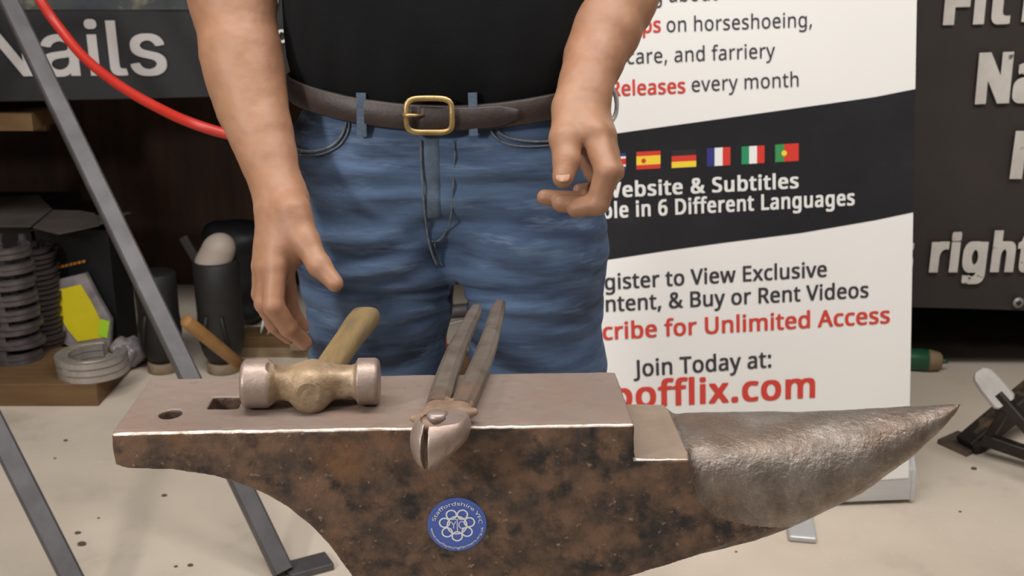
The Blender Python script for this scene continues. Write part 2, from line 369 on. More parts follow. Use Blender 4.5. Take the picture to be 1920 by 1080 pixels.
sl, X, Y, Z = fld.sub((U0, -.008, W0), (U1, DEP+.008, W1))
gx = X[:, 0, 0][:, None]; gz = Z[0, 0, :][None, :]
d2 = np.full((gx.shape[0], gz.shape[1]), 1e9); sg = np.ones_like(d2)
for i in range(len(bp)):
    a, b = bp[i], bp[(i+1) % len(bp)]; e = b-a; L = e@e
    t = np.clip(((gx-a[0])*e[0]+(gz-a[1])*e[1])/L, 0, 1)
    d2 = np.minimum(d2, (gx-a[0]-t*e[0])**2+(gz-a[1]-t*e[1])**2)
    c1 = (a[1] <= gz) & (b[1] > gz); c2 = (a[1] > gz) & (b[1] <= gz); cr = e[0]*(gz-a[1])-(gx-a[0])*e[1]
    sg = np.where((c1 & (cr > 0)) | (c2 & (cr < 0)), -sg, sg)
dp = (np.sqrt(d2)*sg)[:, None, :].astype(np.float32)
# the flanks draw in over the waist and flare again at the feet
halfd = DEP/2-np.interp(gz, [-.30, -.262, -.22, -.15], [-.02, .0, .018, 0])[None]*1.0
buttress = np.clip((gx-afront(1296, 900)[0])/.10, 0, 1)[:, :, None]**1.5*.022
dv = np.abs(Y-DEP/2)-(halfd-buttress)
r = .0022
db = np.sqrt(np.maximum(dp+r, 0)**2+np.maximum(dv+r, 0)**2)-r+np.minimum(np.maximum(dp+r, dv+r), 0)
# hardy and pritchel holes
hp = [at_h(x, y, TOPH) for x, y in ((388, 766), (447, 764), (456, 744), (399, 746))]
hu = np.mean([(p-A0)@eu for p in hp]); hv = np.mean([(p-A0)@ev for p in hp])
hole = np.maximum(np.abs(X-hu), np.abs(Y-hv))-.0135; hole = np.where(Z > -.08, hole, .05); db = np.maximum(db, -hole)
pp = at_h(320, 776, TOPH)-A0
hole = np.sqrt((X-pp@eu)**2+(Y-pp@ev)**2)-.0098; hole = np.where(Z > -.08, hole, .05); db = np.maximum(db, -hole)
st = [(1258, 797, 1000), (1300, 790, 1012), (1400, 784, 994), (1500, 776, 966), (1600, 771, 921), (1700, 764, 855), (1760, 760, 805), (1788, 758, 777), (1803, 757, 758)]
su, sc_, sr = [], [], []
for px, t_, b_ in st:
    u1, w1 = afront(px, t_, DEP/2); u2, w2 = afront(px, b_, DEP/2); su.append((u1+u2)/2); sc_.append((w1+w2)/2); sr.append((w1-w2)/2*.915)
uu = np.linspace(su[0], su[-1], 200)
gu = X[:, 0, 0]; cu = np.interp(gu, su, sc_)[:, None, None]; ru = np.interp(gu, su, sr)[:, None, None]
rv = np.minimum(ru*1.15, DEP/2-.0045)
pw = np.interp(gu, [su[1], su[3]], [4.0, 2.1])[:, None, None]
q = (np.abs((Z-cu)/np.maximum(ru, 1e-4))**pw+np.abs((Y-DEP/2)/np.maximum(rv, 1e-4))**pw)**(1/pw)
dh = np.where(ru > 0, (q-1)*np.minimum(ru, rv)*.92, .05)
dh = np.maximum(dh, np.maximum(su[0]-X, X-su[-1])).astype(np.float32)
k = .010; hh = np.clip(.5+.5*(dh-db)/k, 0, 1)
fld.D = (dh*(1-hh)+db*hh-k*hh*(1-hh)).astype(np.float32)
wst = afront(1190, 862)[1]; m_ = (X > afront(1192, 862)[0]) & (X < afront(1299, 862)[0])
fld.D = np.where(m_, np.maximum(fld.D, Z-wst), fld.D).astype(np.float32)
V, F = fld.mesh(); V = relax(V, F, 1, .4)
# worn, dented surface
Nn = vnormals(V, F)
V0 = V.copy()
V = V+Nn*(vnoise(V0, 60, 3)*.00035+vnoise(V0, 150, 9)*.00022)[:, None]
edge = (np.abs(V0[:, 1]) < .006) & (np.abs(V0[:, 2]) < .006)
V[edge, 2] -= np.abs(vnoise(V0[edge], 60, 5))*.0008
cen = V[F].mean(1); nn = np.cross(V[F[:, 2]]-V[F[:, 0]], V[F[:, 3]]-V[F[:, 1]]); nn /= np.linalg.norm(nn, axis=1)[:, None]+1e-12
ci = np.clip(((cen-fld.lo)/h).round().astype(int), 0, fld.n-1)
bw = [afront(x, y) for x, y in ((1294, 800), (1294, 862), (1298, 900), (1309, 935), (1328, 960), (1362, 978), (1410, 990), (1460, 998), (1520, 1012))][::-1]
ishorn = cen[:, 0] > np.interp(cen[:, 2], [b_[1] for b_ in bw], [b_[0] for b_ in bw])
mi = np.zeros(len(F), int)
ustep = afront(1189, 795)[0]; wstep = afront(1190, 862)[1]
mi[(nn[:, 2] > .8) & (cen[:, 2] > -.004)] = 1
mi[(nn[:, 2] > .6) & (cen[:, 0] > ustep) & (cen[:, 2] > wstep-.004)] = 3
e1 = (np.abs(cen[:, 2]) < .0026) & (cen[:, 1] < .0024) & (cen[:, 0] < ustep+.003) & (nn[:, 2] > .12)
e2 = (cen[:, 0] > ustep) & (cen[:, 1] < .002) & (np.abs(cen[:, 2]-wstep) < .0022) & ~ishorn
mi[e1 | e2] = 2
Vw = A0+V[:, :1]*eu+V[:, 1:2]*ev+V[:, 2:]*ez
base = aw(.30, DEP/2, -.30)
anvil = thing('anvil', base, 'large rust-brown steel anvil with long pointed horn, holding a hammer and pincers', 'anvil')
v_, f_ = compact(Vw, F[~ishorn]); mk('anvil_body', v_, f_, None, anvil, True, mats=['anvil_side', 'anvil_face', 'anvil_edge', 'step'], midx=mi[~ishorn])
v_, f_ = compact(Vw, F[ishorn]); o = mk('horn', v_, f_, 'anvil_horn', anvil, True); o['label'] = 'long tapering hammered grey horn'
del fld, dp, dv, db, dh, hole, q
# sticker on the front face
sp = Plane(A0, eu, ez); sp.n = -ev
cu_, cw_ = sp.uv(857, 983); SR = .0262
disc = [(cu_+SR*math.cos(t), cw_+SR*math.sin(t)) for t in np.linspace(0, 2*math.pi, 64, endpoint=False)]
stk = mk('sticker', *prism([(a, b) for a, b in disc], A0-ev*.0002, eu, ez, -ev, .0006), 'sticker', anvil); stk['label'] = 'round blue sticker with white lettering and looped emblem'
def arc_text(txt, size, rad, a0, a1, inward, lift=.0012):
    V, F = glyphs(txt, .012); V = V.copy(); V[:, 0] -= V[:, 0].min(); W = V[:, 0].max(); P = []
    for x, y, z in V:
        a = a0+(a1-a0)*x/W; rr = rad+(y*size if not inward else -y*size)
        P.append(sp.O+eu*(cu_+rr*math.cos(a))+ez*(cw_+rr*math.sin(a))-ev*(lift+z*.6))
    mk('sticker_lettering', P, F, 'sticker_ink', stk)
arc_text('Staffordshire YFC', .0056, SR*.74, math.radians(168), math.radians(2), False)
arc_text('www.staffsyoungfarmers.org.uk', .0034, SR*.90, math.radians(186), math.radians(354), True)
def stroke(pts, wd, closed=False, lift=.0012):
    R = []; n = len(pts)
    for i, p in enumerate(pts):
        a = np.array(pts[(i-1) % n if closed else max(i-1, 0)]); b = np.array(pts[(i+1) % n if closed else min(i+1, n-1)]); d = b-a; d = d/np.linalg.norm(d); nr = np.array([-d[1], d[0]])*wd/2
        for s_ in (-1, 1): c = np.array(p)+nr*s_; R.append(sp.O+eu*(cu_+c[0])+ez*(cw_+c[1])-ev*lift)
    m_ = n if closed else n-1
    return R, [(2*i, 2*i+1, (2*i+3) % (2*n), (2*i+2) % (2*n)) for i in range(m_)]
g = []
for i in range(7):
    a = math.radians(-90+i*360/7); c = (SR*.43*math.cos(a), SR*.43*math.sin(a))
    g.append(stroke([(c[0]+SR*.17*math.cos(t), c[1]+SR*.17*math.sin(t)) for t in np.linspace(0, 2*math.pi, 24, endpoint=False)], .0014, True, .0012+i*.00003))
g.append(stroke([(SR*.33*math.cos(t), SR*.33*math.sin(t)) for t in np.linspace(0, 2*math.pi, 40, endpoint=False)], .0013, True, .0016))
sc = SR*.19
g.append(stroke([(-1.1*sc, .7*sc), (-.6*sc, 0)], .0008)); g.append(stroke([(-.2*sc, .7*sc), (-.6*sc, 0), (-.6*sc, -.7*sc)], .0008))
g.append(stroke([(.05*sc, -1.3*sc), (.05*sc, 1.1*sc), (.7*sc, 1.1*sc)], .0008)); g.append(stroke([(-.4*sc, 1.1*sc), (.05*sc, 1.1*sc)], .0008))
g.append(stroke([((.85+.5*math.cos(t))*sc, .7*sc*math.sin(t)) for t in np.linspace(.8, 2*math.pi-.8, 14)], .0008))
gj = join(*g); mk('emblem', gj[0], gj[1], 'sticker_ink', stk)
# stand under the anvil
sb = np.array([base[0], base[1], 0])
stand = thing('anvil_stand', sb, 'black steel stand carrying the rust-brown anvil', 'stand')
Rz = np.stack([eu, ev, ez], 1)
mk('top_plate', *rbox_geo(sb+ez*.488, (.40, .22, .0235), .003, Rz), 'black_steel', stand)
for a in (-1, 1):
    for b in (-1, 1):
        mk('leg', *bar_geo(sb+eu*a*.15+ev*b*.07+ez*.478, sb+eu*a*.20+ev*b*.13+ez*.012, .05, .05), 'black_steel', stand)
        mk('foot_plate', *rbox_geo(sb+eu*a*.20+ev*b*.13+ez*.006, (.09, .09, .012), .002, Rz), 'black_steel', stand)

# ================================================================ HAMMER
hc = at_h(584, 717, TOPH+.0222); hx = at_h(710, 714, TOPH+.0222)-at_h(457, 719, TOPH+.0222); HL = .121
he = hx/np.linalg.norm(hx); he[2] = 0; he /= np.linalg.norm(he); hyv = np.array([-he[1], he[0], 0])
f2 = Field((-.066, -.034, -.0255), (.066, .034, .0255), .0009)
sl, X, Y, Z = f2.sub(f2.lo, f2.lo+f2.h*f2.n)
gx = X[:, 0, 0]
rp = np.interp(gx, [-.0610, -.0600, -.0575, -.037, -.034, -.030, -.026, -.020, -.010, 0, .010, .022, .030, .036, .0395, .042, .0575, .0600, .0610],
               [.0185, .0205, .0222, .0222, .0208, .0152, .0140, .0148, .0172, .0185, .0172, .0146, .0140, .0145, .0165, .0212, .0212, .0195, .0172])[:, None, None]
pw = np.interp(gx, [-.034, -.026, -.012, .012, .03, .038], [2, 3.4, 3, 3, 3.4, 2])[:, None, None]
yy = Y*(1/np.interp(gx, [-.034, -.022, -.012, 0, .012, .024, .038], [1, 1.0, 1.0, 1.05, 1.0, 1.0, 1]))[:, None, None]
d = ((np.abs(yy)**pw+np.abs(Z)**pw)**(1/pw)-rp)*.9
d = np.maximum(d, np.abs(X)-.061); f2.D[:] = d
for s_ in (-1, 1): f2.ell((0, .0135*s_, -.004), (.0165, .012, .0185), .008)
f2.cap((0, -.008, -.012), (0, .008, -.012), .0105, .0105, .012)
sl, X, Y, Z = f2.sub(f2.lo, f2.lo+f2.h*f2.n)
for sx, rr in ((-.029, .0105), (.030, .0095)):                       # hollows filed under and over the necks
    for sz in (-1, 1):
        for sy in (-1, 1):
            f2.D = np.maximum(f2.D, -(np.sqrt((X-sx)**2+(Z-sz*.0245)**2+((Y-sy*.014)*.6)**2)-rr)).astype(np.float32)
V, F = f2.mesh(); V = relax(V, F, 2, .5); cx = V[F].mean(1)[:, 0]
hm = thing('hammer', hc-ez*.0222, 'farrier hammer with two round steel faces and wooden handle lying on the anvil', 'hammer')
Vw = hc+V[:, :1]*he+V[:, 1:2]*hyv+V[:, 2:]*ez
hd = mk('hammer_head', Vw, F, None, hm, True, mats=['hammer', 'hammer_face'], midx=((cx < -.0355) | (cx > .0405)).astype(int))
dimple = tube_geo([hc+he*.0-hyv*.0240-ez*.001, hc-hyv*.0248-ez*.001], [.0118, .0100], 24); mk('eye_boss', *dimple, 'hammer', hd)
e_end = at_y(688, 590, 1.155); p0 = hc+hyv*.002+ez*.002+he*.0085
rings = []
for t in np.linspace(0, 1, 26):
    p = p0+(e_end-p0)*t+ez*.001*math.sin(math.pi*t); dd, ss, uu_ = frame(e_end-p0)
    a = np.interp(t, [0, .2, .55, .82, .96, 1], [.0118, .0130, .0138, .0162, .0162, .0135]); b = np.interp(t, [0, .2, .55, .82, .96, 1], [.0085, .0095, .0105, .0115, .0110, .009])
    rings.append([p+ss*a*np.sign(math.cos(q_))*abs(math.cos(q_))**.7+uu_*b*np.sign(math.sin(q_))*abs(math.sin(q_))**.7 for q_ in np.linspace(0, 2*math.pi, 24, endpoint=False)])
mk('handle', *loft(rings), 'ash', hm, True)

# ================================================================ PINCERS
rv0 = at_h(819, 779, TOPH+.017); pe = (at_y(895, 577, 1.17)+at_y(942, 568, 1.178))/2
pd = pe-rv0; pd[2] = 0; pd /= np.linalg.norm(pd); ps = np.array([pd[1], -pd[0], 0])       # pd: towards the handles, ps: to the right
pc = thing('pincers', np.array([rv0[0], rv0[1], TOPH]), 'steel farrier pincers lying across the anvil with jaws over its front edge', 'pincers')
pz = TOPH+.0095
PL = lambda a, b, c: np.array([rv0[0], rv0[1], pz])-pd*a+ps*b+ez*c      # a forward to the jaws, b right, c up
f3 = Field((-.03, -.034, -.036), (.052, .040, .022), .0008)
f3.ell((.012, .003, -.004), (.0260, .0215, .0185), 0); f3.ell((.016, -.002, -.012), (.0240, .0160, .0210), .008); f3.ell((.006, .017, .001), (.0200, .0130, .0130), .008)
sl, X, Y, Z = f3.sub(f3.lo, f3.lo+f3.h*f3.n)
cav = (np.sqrt(((X-.012)/.0145)**2+((Y+.001)/.0105)**2)-1)*.0105
D = np.maximum(f3.D, -cav)
D = np.maximum(D, Z-.0105); D = np.maximum(D, -(np.sqrt((X-.040)**2+(Y-.0245)**2+((Z+.016)*.6)**2)-.0135))
D = np.maximum(D, -np.where(X > .004, np.abs(Y+.0035)-.0012-.0018*np.clip(1-((Z+.008)/.022)**2, 0, 1), .05))     # gap between the blades
f3.D = D.astype(np.float32)
def solid(fd, sels, name, m):
    V, F = fd.mesh(); V = relax(V, F, 1, .5); cy = V[F].mean(1)[:, 1]
    Vw = np.array([rv0[0], rv0[1], pz])-V[:, :1]*pd+V[:, 1:2]*ps+V[:, 2:]*ez
    for sl_ in sels: v_, f_ = compact(Vw, F[sl_(cy)][:, ::-1]); mk(name, v_, f_, m, pc, True)
solid(f3, (lambda c: c < -.0035, lambda c: c >= -.0035), 'jaw', 'pincer_jaw')
f4 = Field((-.062, -.034, -.012), (.024, .040, .016), .0008)
f4.cap((.002, -.006, .001), (-.040, -.004, .001), .0135, .0115, .003, flat=((0, 0, 1), .55)); f4.cap((.002, .008, .001), (-.040, .014, .001), .0135, .0115, .003, flat=((0, 0, 1), .55))
f4.cap((-.020, .018, .001), (-.026, .027, .001), .0075, .0045, .004, flat=((0, 0, 1), .8)); f4.cap((-.004, -.014, .001), (-.006, -.021, .001), .006, .004, .003, flat=((0, 0, 1), .8)); f4.cap((0, .012, .001), (-.004, .021, .001), .006, .005, .003, flat=((0, 0, 1), .8))
sl, X, Y, Z = f4.sub(f4.lo, f4.lo+f4.h*f4.n); f4.D = np.maximum(f4.D, np.maximum(Z-.0075, -.0085-Z)).astype(np.float32)
solid(f4, (lambda c: c > -9,), 'joint_plate', 'pincer_boss')
mk('rivet', *tube_geo([PL(.004, .001, .004), PL(.004, .001, .0112), PL(.004, .001, .0126)], [.0088, .0088, .0062], 24), 'pincer_jaw', pc, True)
for (x1, y1, yy1), b0 in (((893, 579, 1.168), -.010), ((938, 570, 1.178), .0125)):
    e_ = at_y(x1, y1, yy1); s_ = PL(-.034, b0+(.002 if b0 > 0 else .004), 0); rings = []
    for t in np.linspace(0, 1, 20):
        bow = math.sin(math.pi*min(1, t*1.1))*(.0035 if b0 > 0 else -.0035)
        p = s_+(e_-s_)*t+ps*bow; dd, ss, uu_ = frame(e_-s_); a = np.interp(t, [0, .1, .5, .97, 1], [.0098, .0102, .0094, .0074, .0060]); b = np.interp(t, [0, .5, 1], [.0078, .0068, .0052])
        rings.append([p+ss*i*a+uu_*j*b for i, j in ((-1, -.5), (-.6, -1), (.6, -1), (1, -.5), (1, .4), (.55, 1), (-.55, 1), (-1, .4))])
    g_ = loft(rings); mk('rein', *g_, 'pincer', pc)

# ================================================================ PERSON
PY = 1.385; PX = -.078
per = thing('person', (PX, PY, 0), 'person in black T-shirt and blue jeans behind the anvil, reaching for the hammer', 'person')
# --- skin body: arms and hands at fine resolution
def arm_field(lo, hi): return Field(lo, hi, .0019)
def P3(px, py, y): return at_y(px, py, y)
# right arm (left in the picture)
ra = [(412, -140, 1.375, .0490), (424, -60, 1.36, .0500), (436, 0, 1.345, .0485), (452, 100, 1.315, .0458), (462, 150, 1.30, .0430), (473, 200, 1.285, .0395), (489, 250, 1.265, .0350), (504, 300, 1.245, .0305), (520, 350, 1.225, .0275)]
RA = [(P3(x, y, d_), r_) for x, y, d_, r_ in ra]
wr = P3(530, 380, 1.212)
fr = Field((-.52, 1.04, .72), (-.16, 1.46, 1.34), .0019)
for (a, r1), (b, r2) in zip(RA[:-1], RA[1:]): fr.cap(a, b, r1, r2, .012)
fr.cap(RA[-1][0], wr, RA[-1][1], .0275, .012)
sh_r = np.array([PX-.205, 1.40, 1.47]); fr.cap(RA[0][0], RA[0][0]+(sh_r-RA[0][0])*.5, .049, .053, .02)
kp = lambda x, y, d_: P3(x, y, d_)
mc = [((547, 395), (532, 492), 1.185, 1.172), ((532, 400), (517, 498), 1.190, 1.160), ((518, 400), (503, 500), 1.198, 1.165), ((508, 402), (494, 498), 1.206, 1.178)]
for (x0, y0), (x1, y1), d0, d1 in mc: fr.cap(kp(x0, y0, d0), kp(x1, y1, d1), .0165, .0125, .012)
fr.cap(wr, kp(528, 425, 1.195), .0265, .020, .014)
fr.cap(kp(552, 400, 1.185), kp(574, 455, 1.165), .0175, .0150, .014)          # thumb base
fr.cap(kp(556, 420, 1.185), kp(556, 480, 1.178), .014, .011, .012)             # web
fr.cap(kp(574, 455, 1.165), kp(599, 497, 1.148), .0142, .0128, .008)
fr.cap(kp(599, 497, 1.148), kp(627, 531, 1.136), .0124, .0098, .005)
fingers_r = [((534, 495, 1.172), (538, 560, 1.176), (552, 595, 1.190), (567, 612, 1.200), .0108),
             ((518, 500, 1.160), (513, 574, 1.140), (541, 615, 1.146), (571, 642, 1.158), .0115),
             ((503, 502, 1.166), (496, 570, 1.158), (515, 608, 1.170), (542, 632, 1.182), .0108),
             ((492, 500, 1.180), (488, 552, 1.184), (500, 585, 1.196), (520, 606, 1.206), .0096)]
def tri_finger(fd, ch):
    p = [P3(*c) for c in ch[:4]]; r_ = ch[4]
    fd.cap(p[0], p[1], r_*1.12, r_, .005); fd.cap(p[1], p[2], r_*1.02, r_*.9, .003); fd.cap(p[2], p[3], r_*.9, r_*.76, .003)
# --- left arm (right in the picture)
for ch in fingers_r: tri_finger(fr, ch)
la = [(1196, -140, 1.40, .0490), (1175, -60, 1.375, .0510), (1150, 0, 1.35, .0490), (1131, 60, 1.315, .0415), (1114, 112, 1.28, .0330), (1099, 155, 1.25, .0282)]
LA = [(P3(x, y, d_), r_) for x, y, d_, r_ in la]; wl = P3(1093, 188, 1.232)
fl = Field((-.01, 1.02, .84), (.25, 1.48, 1.34), .0019)
for (a, r1), (b, r2) in zip(LA[:-1], LA[1:]): fl.cap(a, b, r1, r2, .012)
fl.cap(LA[-1][0], wl, LA[-1][1], .0275, .012)
sh_l = np.array([PX+.205, 1.40, 1.47]); fl.cap(LA[0][0], LA[0][0]+(sh_l-LA[0][0])*.5, .049, .053, .02)
mcl = [((1085, 205), (1112, 248), 1.215, 1.180), ((1095, 205), (1122, 250), 1.222, 1.192), ((1104, 205), (1128, 252), 1.232, 1.208), ((1110, 205), (1128, 254), 1.242, 1.226)]
for (x0, y0), (x1, y1), d0, d1 in mcl: fl.cap(P3(x0, y0, d0), P3(x1, y1, d1), .0175, .0150, .012)
fl.cap(wl, P3(1090, 225, 1.215), .0270, .022, .014)
fl.cap(P3(1070, 205, 1.215), P3(1061, 262, 1.178), .0200, .0172, .012)
fl.cap(P3(1061, 262, 1.178), P3(1062, 302, 1.160), .0166, .0150, .006)
fl.cap(P3(1062, 302, 1.160), P3(1056, 333, 1.146), .0150, .0115, .004)
fingers_l = [((1116, 250, 1.184), (1139, 322, 1.150), (1120, 382, 1.150), (1080, 391, 1.156), .0138),
             ((1124, 252, 1.196), (1146, 322, 1.168), (1112, 386, 1.172), (1052, 382, 1.176), .0130),
             ((1130, 252, 1.210), (1150, 322, 1.190), (1098, 378, 1.194), (1020, 370, 1.192), .0118),
             ((1130, 254, 1.228), (1148, 318, 1.214), (1122, 356, 1.216), (1086, 356, 1.212), .0096)]
for ch in fingers_l: tri_finger(fl, ch)
fl.cap(P3(1098, 225, 1.235), P3(1128, 292, 1.226), .020, .019, .012); fl.cap(P3(1092, 240, 1.245), P3(1118, 318, 1.242), .018, .016, .012)
fl.cap(P3(1084, 225, 1.215), P3(1098, 268, 1.205), .018, .014, .012)
# --- torso, neck, head, legs (mostly under clothes or above the picture)
ft = Field((-.36, 1.2, .0), (.24, 1.58, 1.86), .007)
for sg_, sh in ((-1, sh_r), (1, sh_l)):
    ft.cap(sh, (RA if sg_ < 0 else LA)[0][0], .058, .046, .02)
    ft.cap((PX+sg_*.10, PY, .86), (PX+sg_*.095, PY+.01, .50), .068, .048, .02); ft.cap((PX+sg_*.095, PY+.01, .50), (PX+.028+sg_*.10, PY+.035, .10), .048, .038, .02)
ft.ell((PX, PY+.01, 1.30), (.165, .095, .22), .04); ft.ell((PX, PY, .96), (.16, .090, .12), .05); ft.cap((PX-.13, 1.40, 1.48), (PX+.13, 1.40, 1.48), .055, .055, .04)
ft.cap((PX, 1.40, 1.50), (PX, 1.375, 1.62), .056, .052, .02)
ft.ell((PX, 1.37, 1.73), (.074, .092, .108), .02); ft.ell((PX, 1.335, 1.665), (.052, .055, .052), .02)
ft.cap((PX, 1.285, 1.735), (PX, 1.262, 1.705), .010, .015, .010)
for s_ in (-1, 1): ft.ell((PX+s_*.077, 1.38, 1.725), (.010, .022, .032), .006)
for s_ in (-1, 1): ft.cap((PX+s_*.015, 1.29, 1.762), (PX+s_*.05, 1.30, 1.76), .010, .009, .01)
gs = []
for f_obj, it in ((fr, 3), (fl, 3), (ft, 1)):
    V, F = f_obj.mesh(); V = relax(V, F, it, .5)
    if f_obj is not ft:
        Nn = vnormals(V, F); V = V+Nn*(vnoise(V, 45, 2)*.0009+vnoise(V, 120, 6)*.0003)[:, None]
    gs.append((V, F))
n = 0; VV = []; FF = []
for V, F in gs: VV.append(V); FF.append(F+n); n += len(V)
bodyo = mk('body', np.vstack(VV), np.vstack(FF), 'skin', per, True)
for s_ in (-1, 1):
    mk('eye', *tube_geo([(PX+s_*.032, 1.293, 1.735), (PX+s_*.032, 1.2835, 1.735)], [.012, .006], 14), 'ink_white', bodyo, True)
mk('mouth', *tube_geo([(PX-.024, 1.286, 1.672), (PX, 1.277, 1.670), (PX+.024, 1.286, 1.672)], [.003, .0055, .003], 8), 'ink_red', bodyo, True)
hf = Field((PX-.1, 1.26, 1.66), (PX+.1, 1.50, 1.87), .006); hf.ell((PX, 1.385, 1.755), (.083, .098, .102), 0)
sl, X, Y, Z = hf.sub(hf.lo, hf.lo+hf.h*hf.n); hf.D = np.maximum(hf.D, -(np.sqrt((X-PX)**2+(Y-1.24)**2+(Z-1.70)**2)-.105)).astype(np.float32)
V, F = hf.mesh(); mk('hair', V, F, 'hair', per, True)
def nail(cpt, up, nrm, a, b):
    up = np.array(up, float); nrm = np.array(nrm, float); up /= np.linalg.norm(up); nrm -= up*(nrm@up); nrm /= np.linalg.norm(nrm); sd = np.cross(up, nrm); rings = []
    for t in np.linspace(-1, 1, 9):
        wdt = math.sqrt(max(.05, 1-abs(t)**3)); rings.append([cpt+up*t*b+sd*x*a*wdt+nrm*(.0022*(1-x*x)) for x in np.linspace(-1, 1, 9)])
    V, F = loft(rings, closed=False, cap=False); mk('fingernail', V, F, 'nail', bodyo, True)
ta, tb = P3(1062, 302, 1.160), P3(1056, 335, 1.146); nl = np.array([-.10, -1, .45]); nl /= np.linalg.norm(nl)
nail(tb+nl*.0100+(ta-tb)*.05, tb-ta, nl, .0072, .0082)
# --- T-shirt
def ring(hh_, a, b, cx=PX, cy=PY, n=96, pw=2.3):
    out = []
    for t in np.linspace(0, 2*math.pi, n, endpoint=False):
        c, s_ = math.cos(t), math.sin(t); z = hh_(c, s_) if callable(hh_) else hh_
        out.append([cx+a*np.sign(c)*abs(c)**(2/pw), cy+b*np.sign(s_)*abs(s_)**(2/pw), z])
    return np.array(out)
BA, BB = .196, .116
def belt_h(c, s_=None): return 1.018+.026*min(1, abs(c))**1.6
lev = [(0.000, .190, .111), (.018, .1965, .119), (.045, .2000, .127), (.08, .2015, .131), (.14, .2015, .130), (.22, .203, .124), (.32, .207, .120), (.42, .205, .115), (.47, .175, .10), (.505, .10, .075), (.53, .07, .066)]
rings = []
for dz, a, b in lev:
    rg = ring(lambda c, s_: belt_h(c)*(1-min(1, dz/.14))+1.02*min(1, dz/.14)+.0-.010+dz if True else 0, a, b, cy=PY+.002)
    if dz < .3:
        for i in range(len(rg)):
            t = 2*math.pi*i/len(rg); rg[i, 1] -= (.0022*math.sin(9*t+dz*40)+.0016*math.sin(23*t-dz*25))*(1 if math.sin(t) < 0 else .3)
    rings.append(rg)
shirt = mk('t_shirt', *loft(rings, cap=False), 'shirt', per, True)
for sh, arm in ((sh_r, RA), (sh_l, LA)):
    e_ = arm[0][0]+(sh-arm[0][0])*.30; mk('sleeve', *tube_geo([np.array([PX+np.sign(sh[0]-PX)*.04, 1.40, 1.515]), np.array([PX+np.sign(sh[0]-PX)*.12, 1.40, 1.497]), sh+(sh-e_)*.03, sh+(e_-sh)*.3, (sh+e_)/2, e_], [.062, .074, .080, .080, .076, .070], 28, cap=False), 'shirt', shirt, True)
# --- jeans
fj = Field((-.33, 1.20, .05), (.17, 1.56, 1.04), .0034)
hipz = .90
for s_, kx, ax_ in ((-1, -.182, -.150), (1, .036, .050)):
    hpx = PX+s_*.094
    fj.cap((hpx, PY-.002, .93), (hpx, PY-.004, .82), .101, .103, .03); 
    fj.cap((hpx, PY-.004, .82), (kx, PY-.004, .655), .102, .0865, .03); kk = kx+(ax_-kx)*.5
    fj.cap((kx, PY-.004, .655), (kk, PY+.01, .48), .0865, .072, .02)
    fj.cap((kk, PY+.01, .48), (ax_, PY+.035, .09), .072, .062, .02)
fj.ell((PX, PY, .955), (.200, .117, .125), .02)
sl, X, Y, Z = fj.sub(fj.lo, fj.lo+fj.h*fj.n)
top = 1.008+.026*np.clip(np.abs(X-PX)/BA, 0, 1)**1.6+.008
fj.D = np.maximum(fj.D, Z-top).astype(np.float32)
sx = np.where(Z < .800, np.abs(X-(PX+.010))-.010*np.clip((.800-Z)/.03, 0, 1)-.0008, .05); fj.D = np.maximum(fj.D, -np.where(sx < .05, sx, .05)).astype(np.float32)
V, F = fj.mesh(); V = relax(V, F, 2, .5); Nn = vnormals(V, F)
# folds: creases radiating from the crotch and across the thighs
rx = V[:, 0]-PX; rz = V[:, 2]; fro = np.clip(-Nn[:, 1]+.35, 0, 1)
wv = vnoise(V*np.array([1, 1, 3.0]), 6, 1)
fold = np.sin((rz+.30*np.abs(rx)+.02*wv)*125+wv*2.5)*np.clip((.93-rz)/.06, 0, 1)*np.clip((rz-.68)/.1, 0, 1)*(.3+.7*np.clip(vnoise(V, 11, 7)+.5, 0, 1))
fold2 = vnoise(V*np.array([.7, 1, 2.2]), 26, 5)
crease = -np.exp(-((rz-(.785+.09*np.abs(rx)))/.0055)**2)*np.clip(1-np.abs(rx)/.16, 0, 1)
crease2 = -np.exp(-((rz-(.765+.22*np.abs(rx)))/.006)**2)*np.clip(1-np.abs(rx)/.13, 0, 1)
V = V+Nn*(fold*.0034+fold2*.0042+crease*.011+crease2*.007)[:, None]*fro[:, None]
jn = mk('jeans', V, F, 'denim', per, True); jn['label'] = 'faded blue denim jeans with creased lap'
JV, JN = V, Nn
from mathutils.bvhtree import BVHTree
bvh = BVHTree.FromPolygons([Vector(v) for v in V], [tuple(f) for f in F.tolist()])
def onj(px, py, lift=.0012, span=None):
    r_ = ray(px, py); hit, nr, _, _ = bvh.ray_cast(Vector(CAM), Vector(r_).normalized())
    if hit is None: return None
    nr = nr if nr.dot(Vector(r_)) < 0 else -nr
    return np.array(hit+nr*lift)
def seam(name, pts, rad, m, parent, k=6):
    pp = [onj(x, y, .0028) for x, y in pts]; pp = [p for p in pp if p is not None]
    if len(pp) > 1: return mk(name, *tube_geo(smoothpath(pp, k), rad, 6), m, parent, True)
seam('pocket_seam', [(650, 205), (652, 225), (645, 250), (630, 270), (605, 282), (575, 284), (552, 275)], .0017, 'thread', jn)
seam('pocket_seam', [(655, 215), (656, 240), (646, 264), (628, 280), (600, 290), (565, 290)], .0012, 'thread', jn)
seam('pocket_seam', [(925, 225), (932, 245), (950, 258), (985, 265), (1020, 266), (1040, 264)], .0017, 'thread', jn)
seam('pocket_seam', [(915, 225), (922, 250), (945, 268), (985, 275), (1040, 273)], .0012, 'thread', jn)
seam('fly_seam', [(790, 262), (792, 320), (796, 380), (800, 430), (806, 470), (818, 500)], .0015, 'thread', jn)
seam('fly_seam', [(852, 262), (852, 300), (850, 350), (846, 400), (838, 430), (822, 448), (808, 452)], .0010, 'thread', jn)
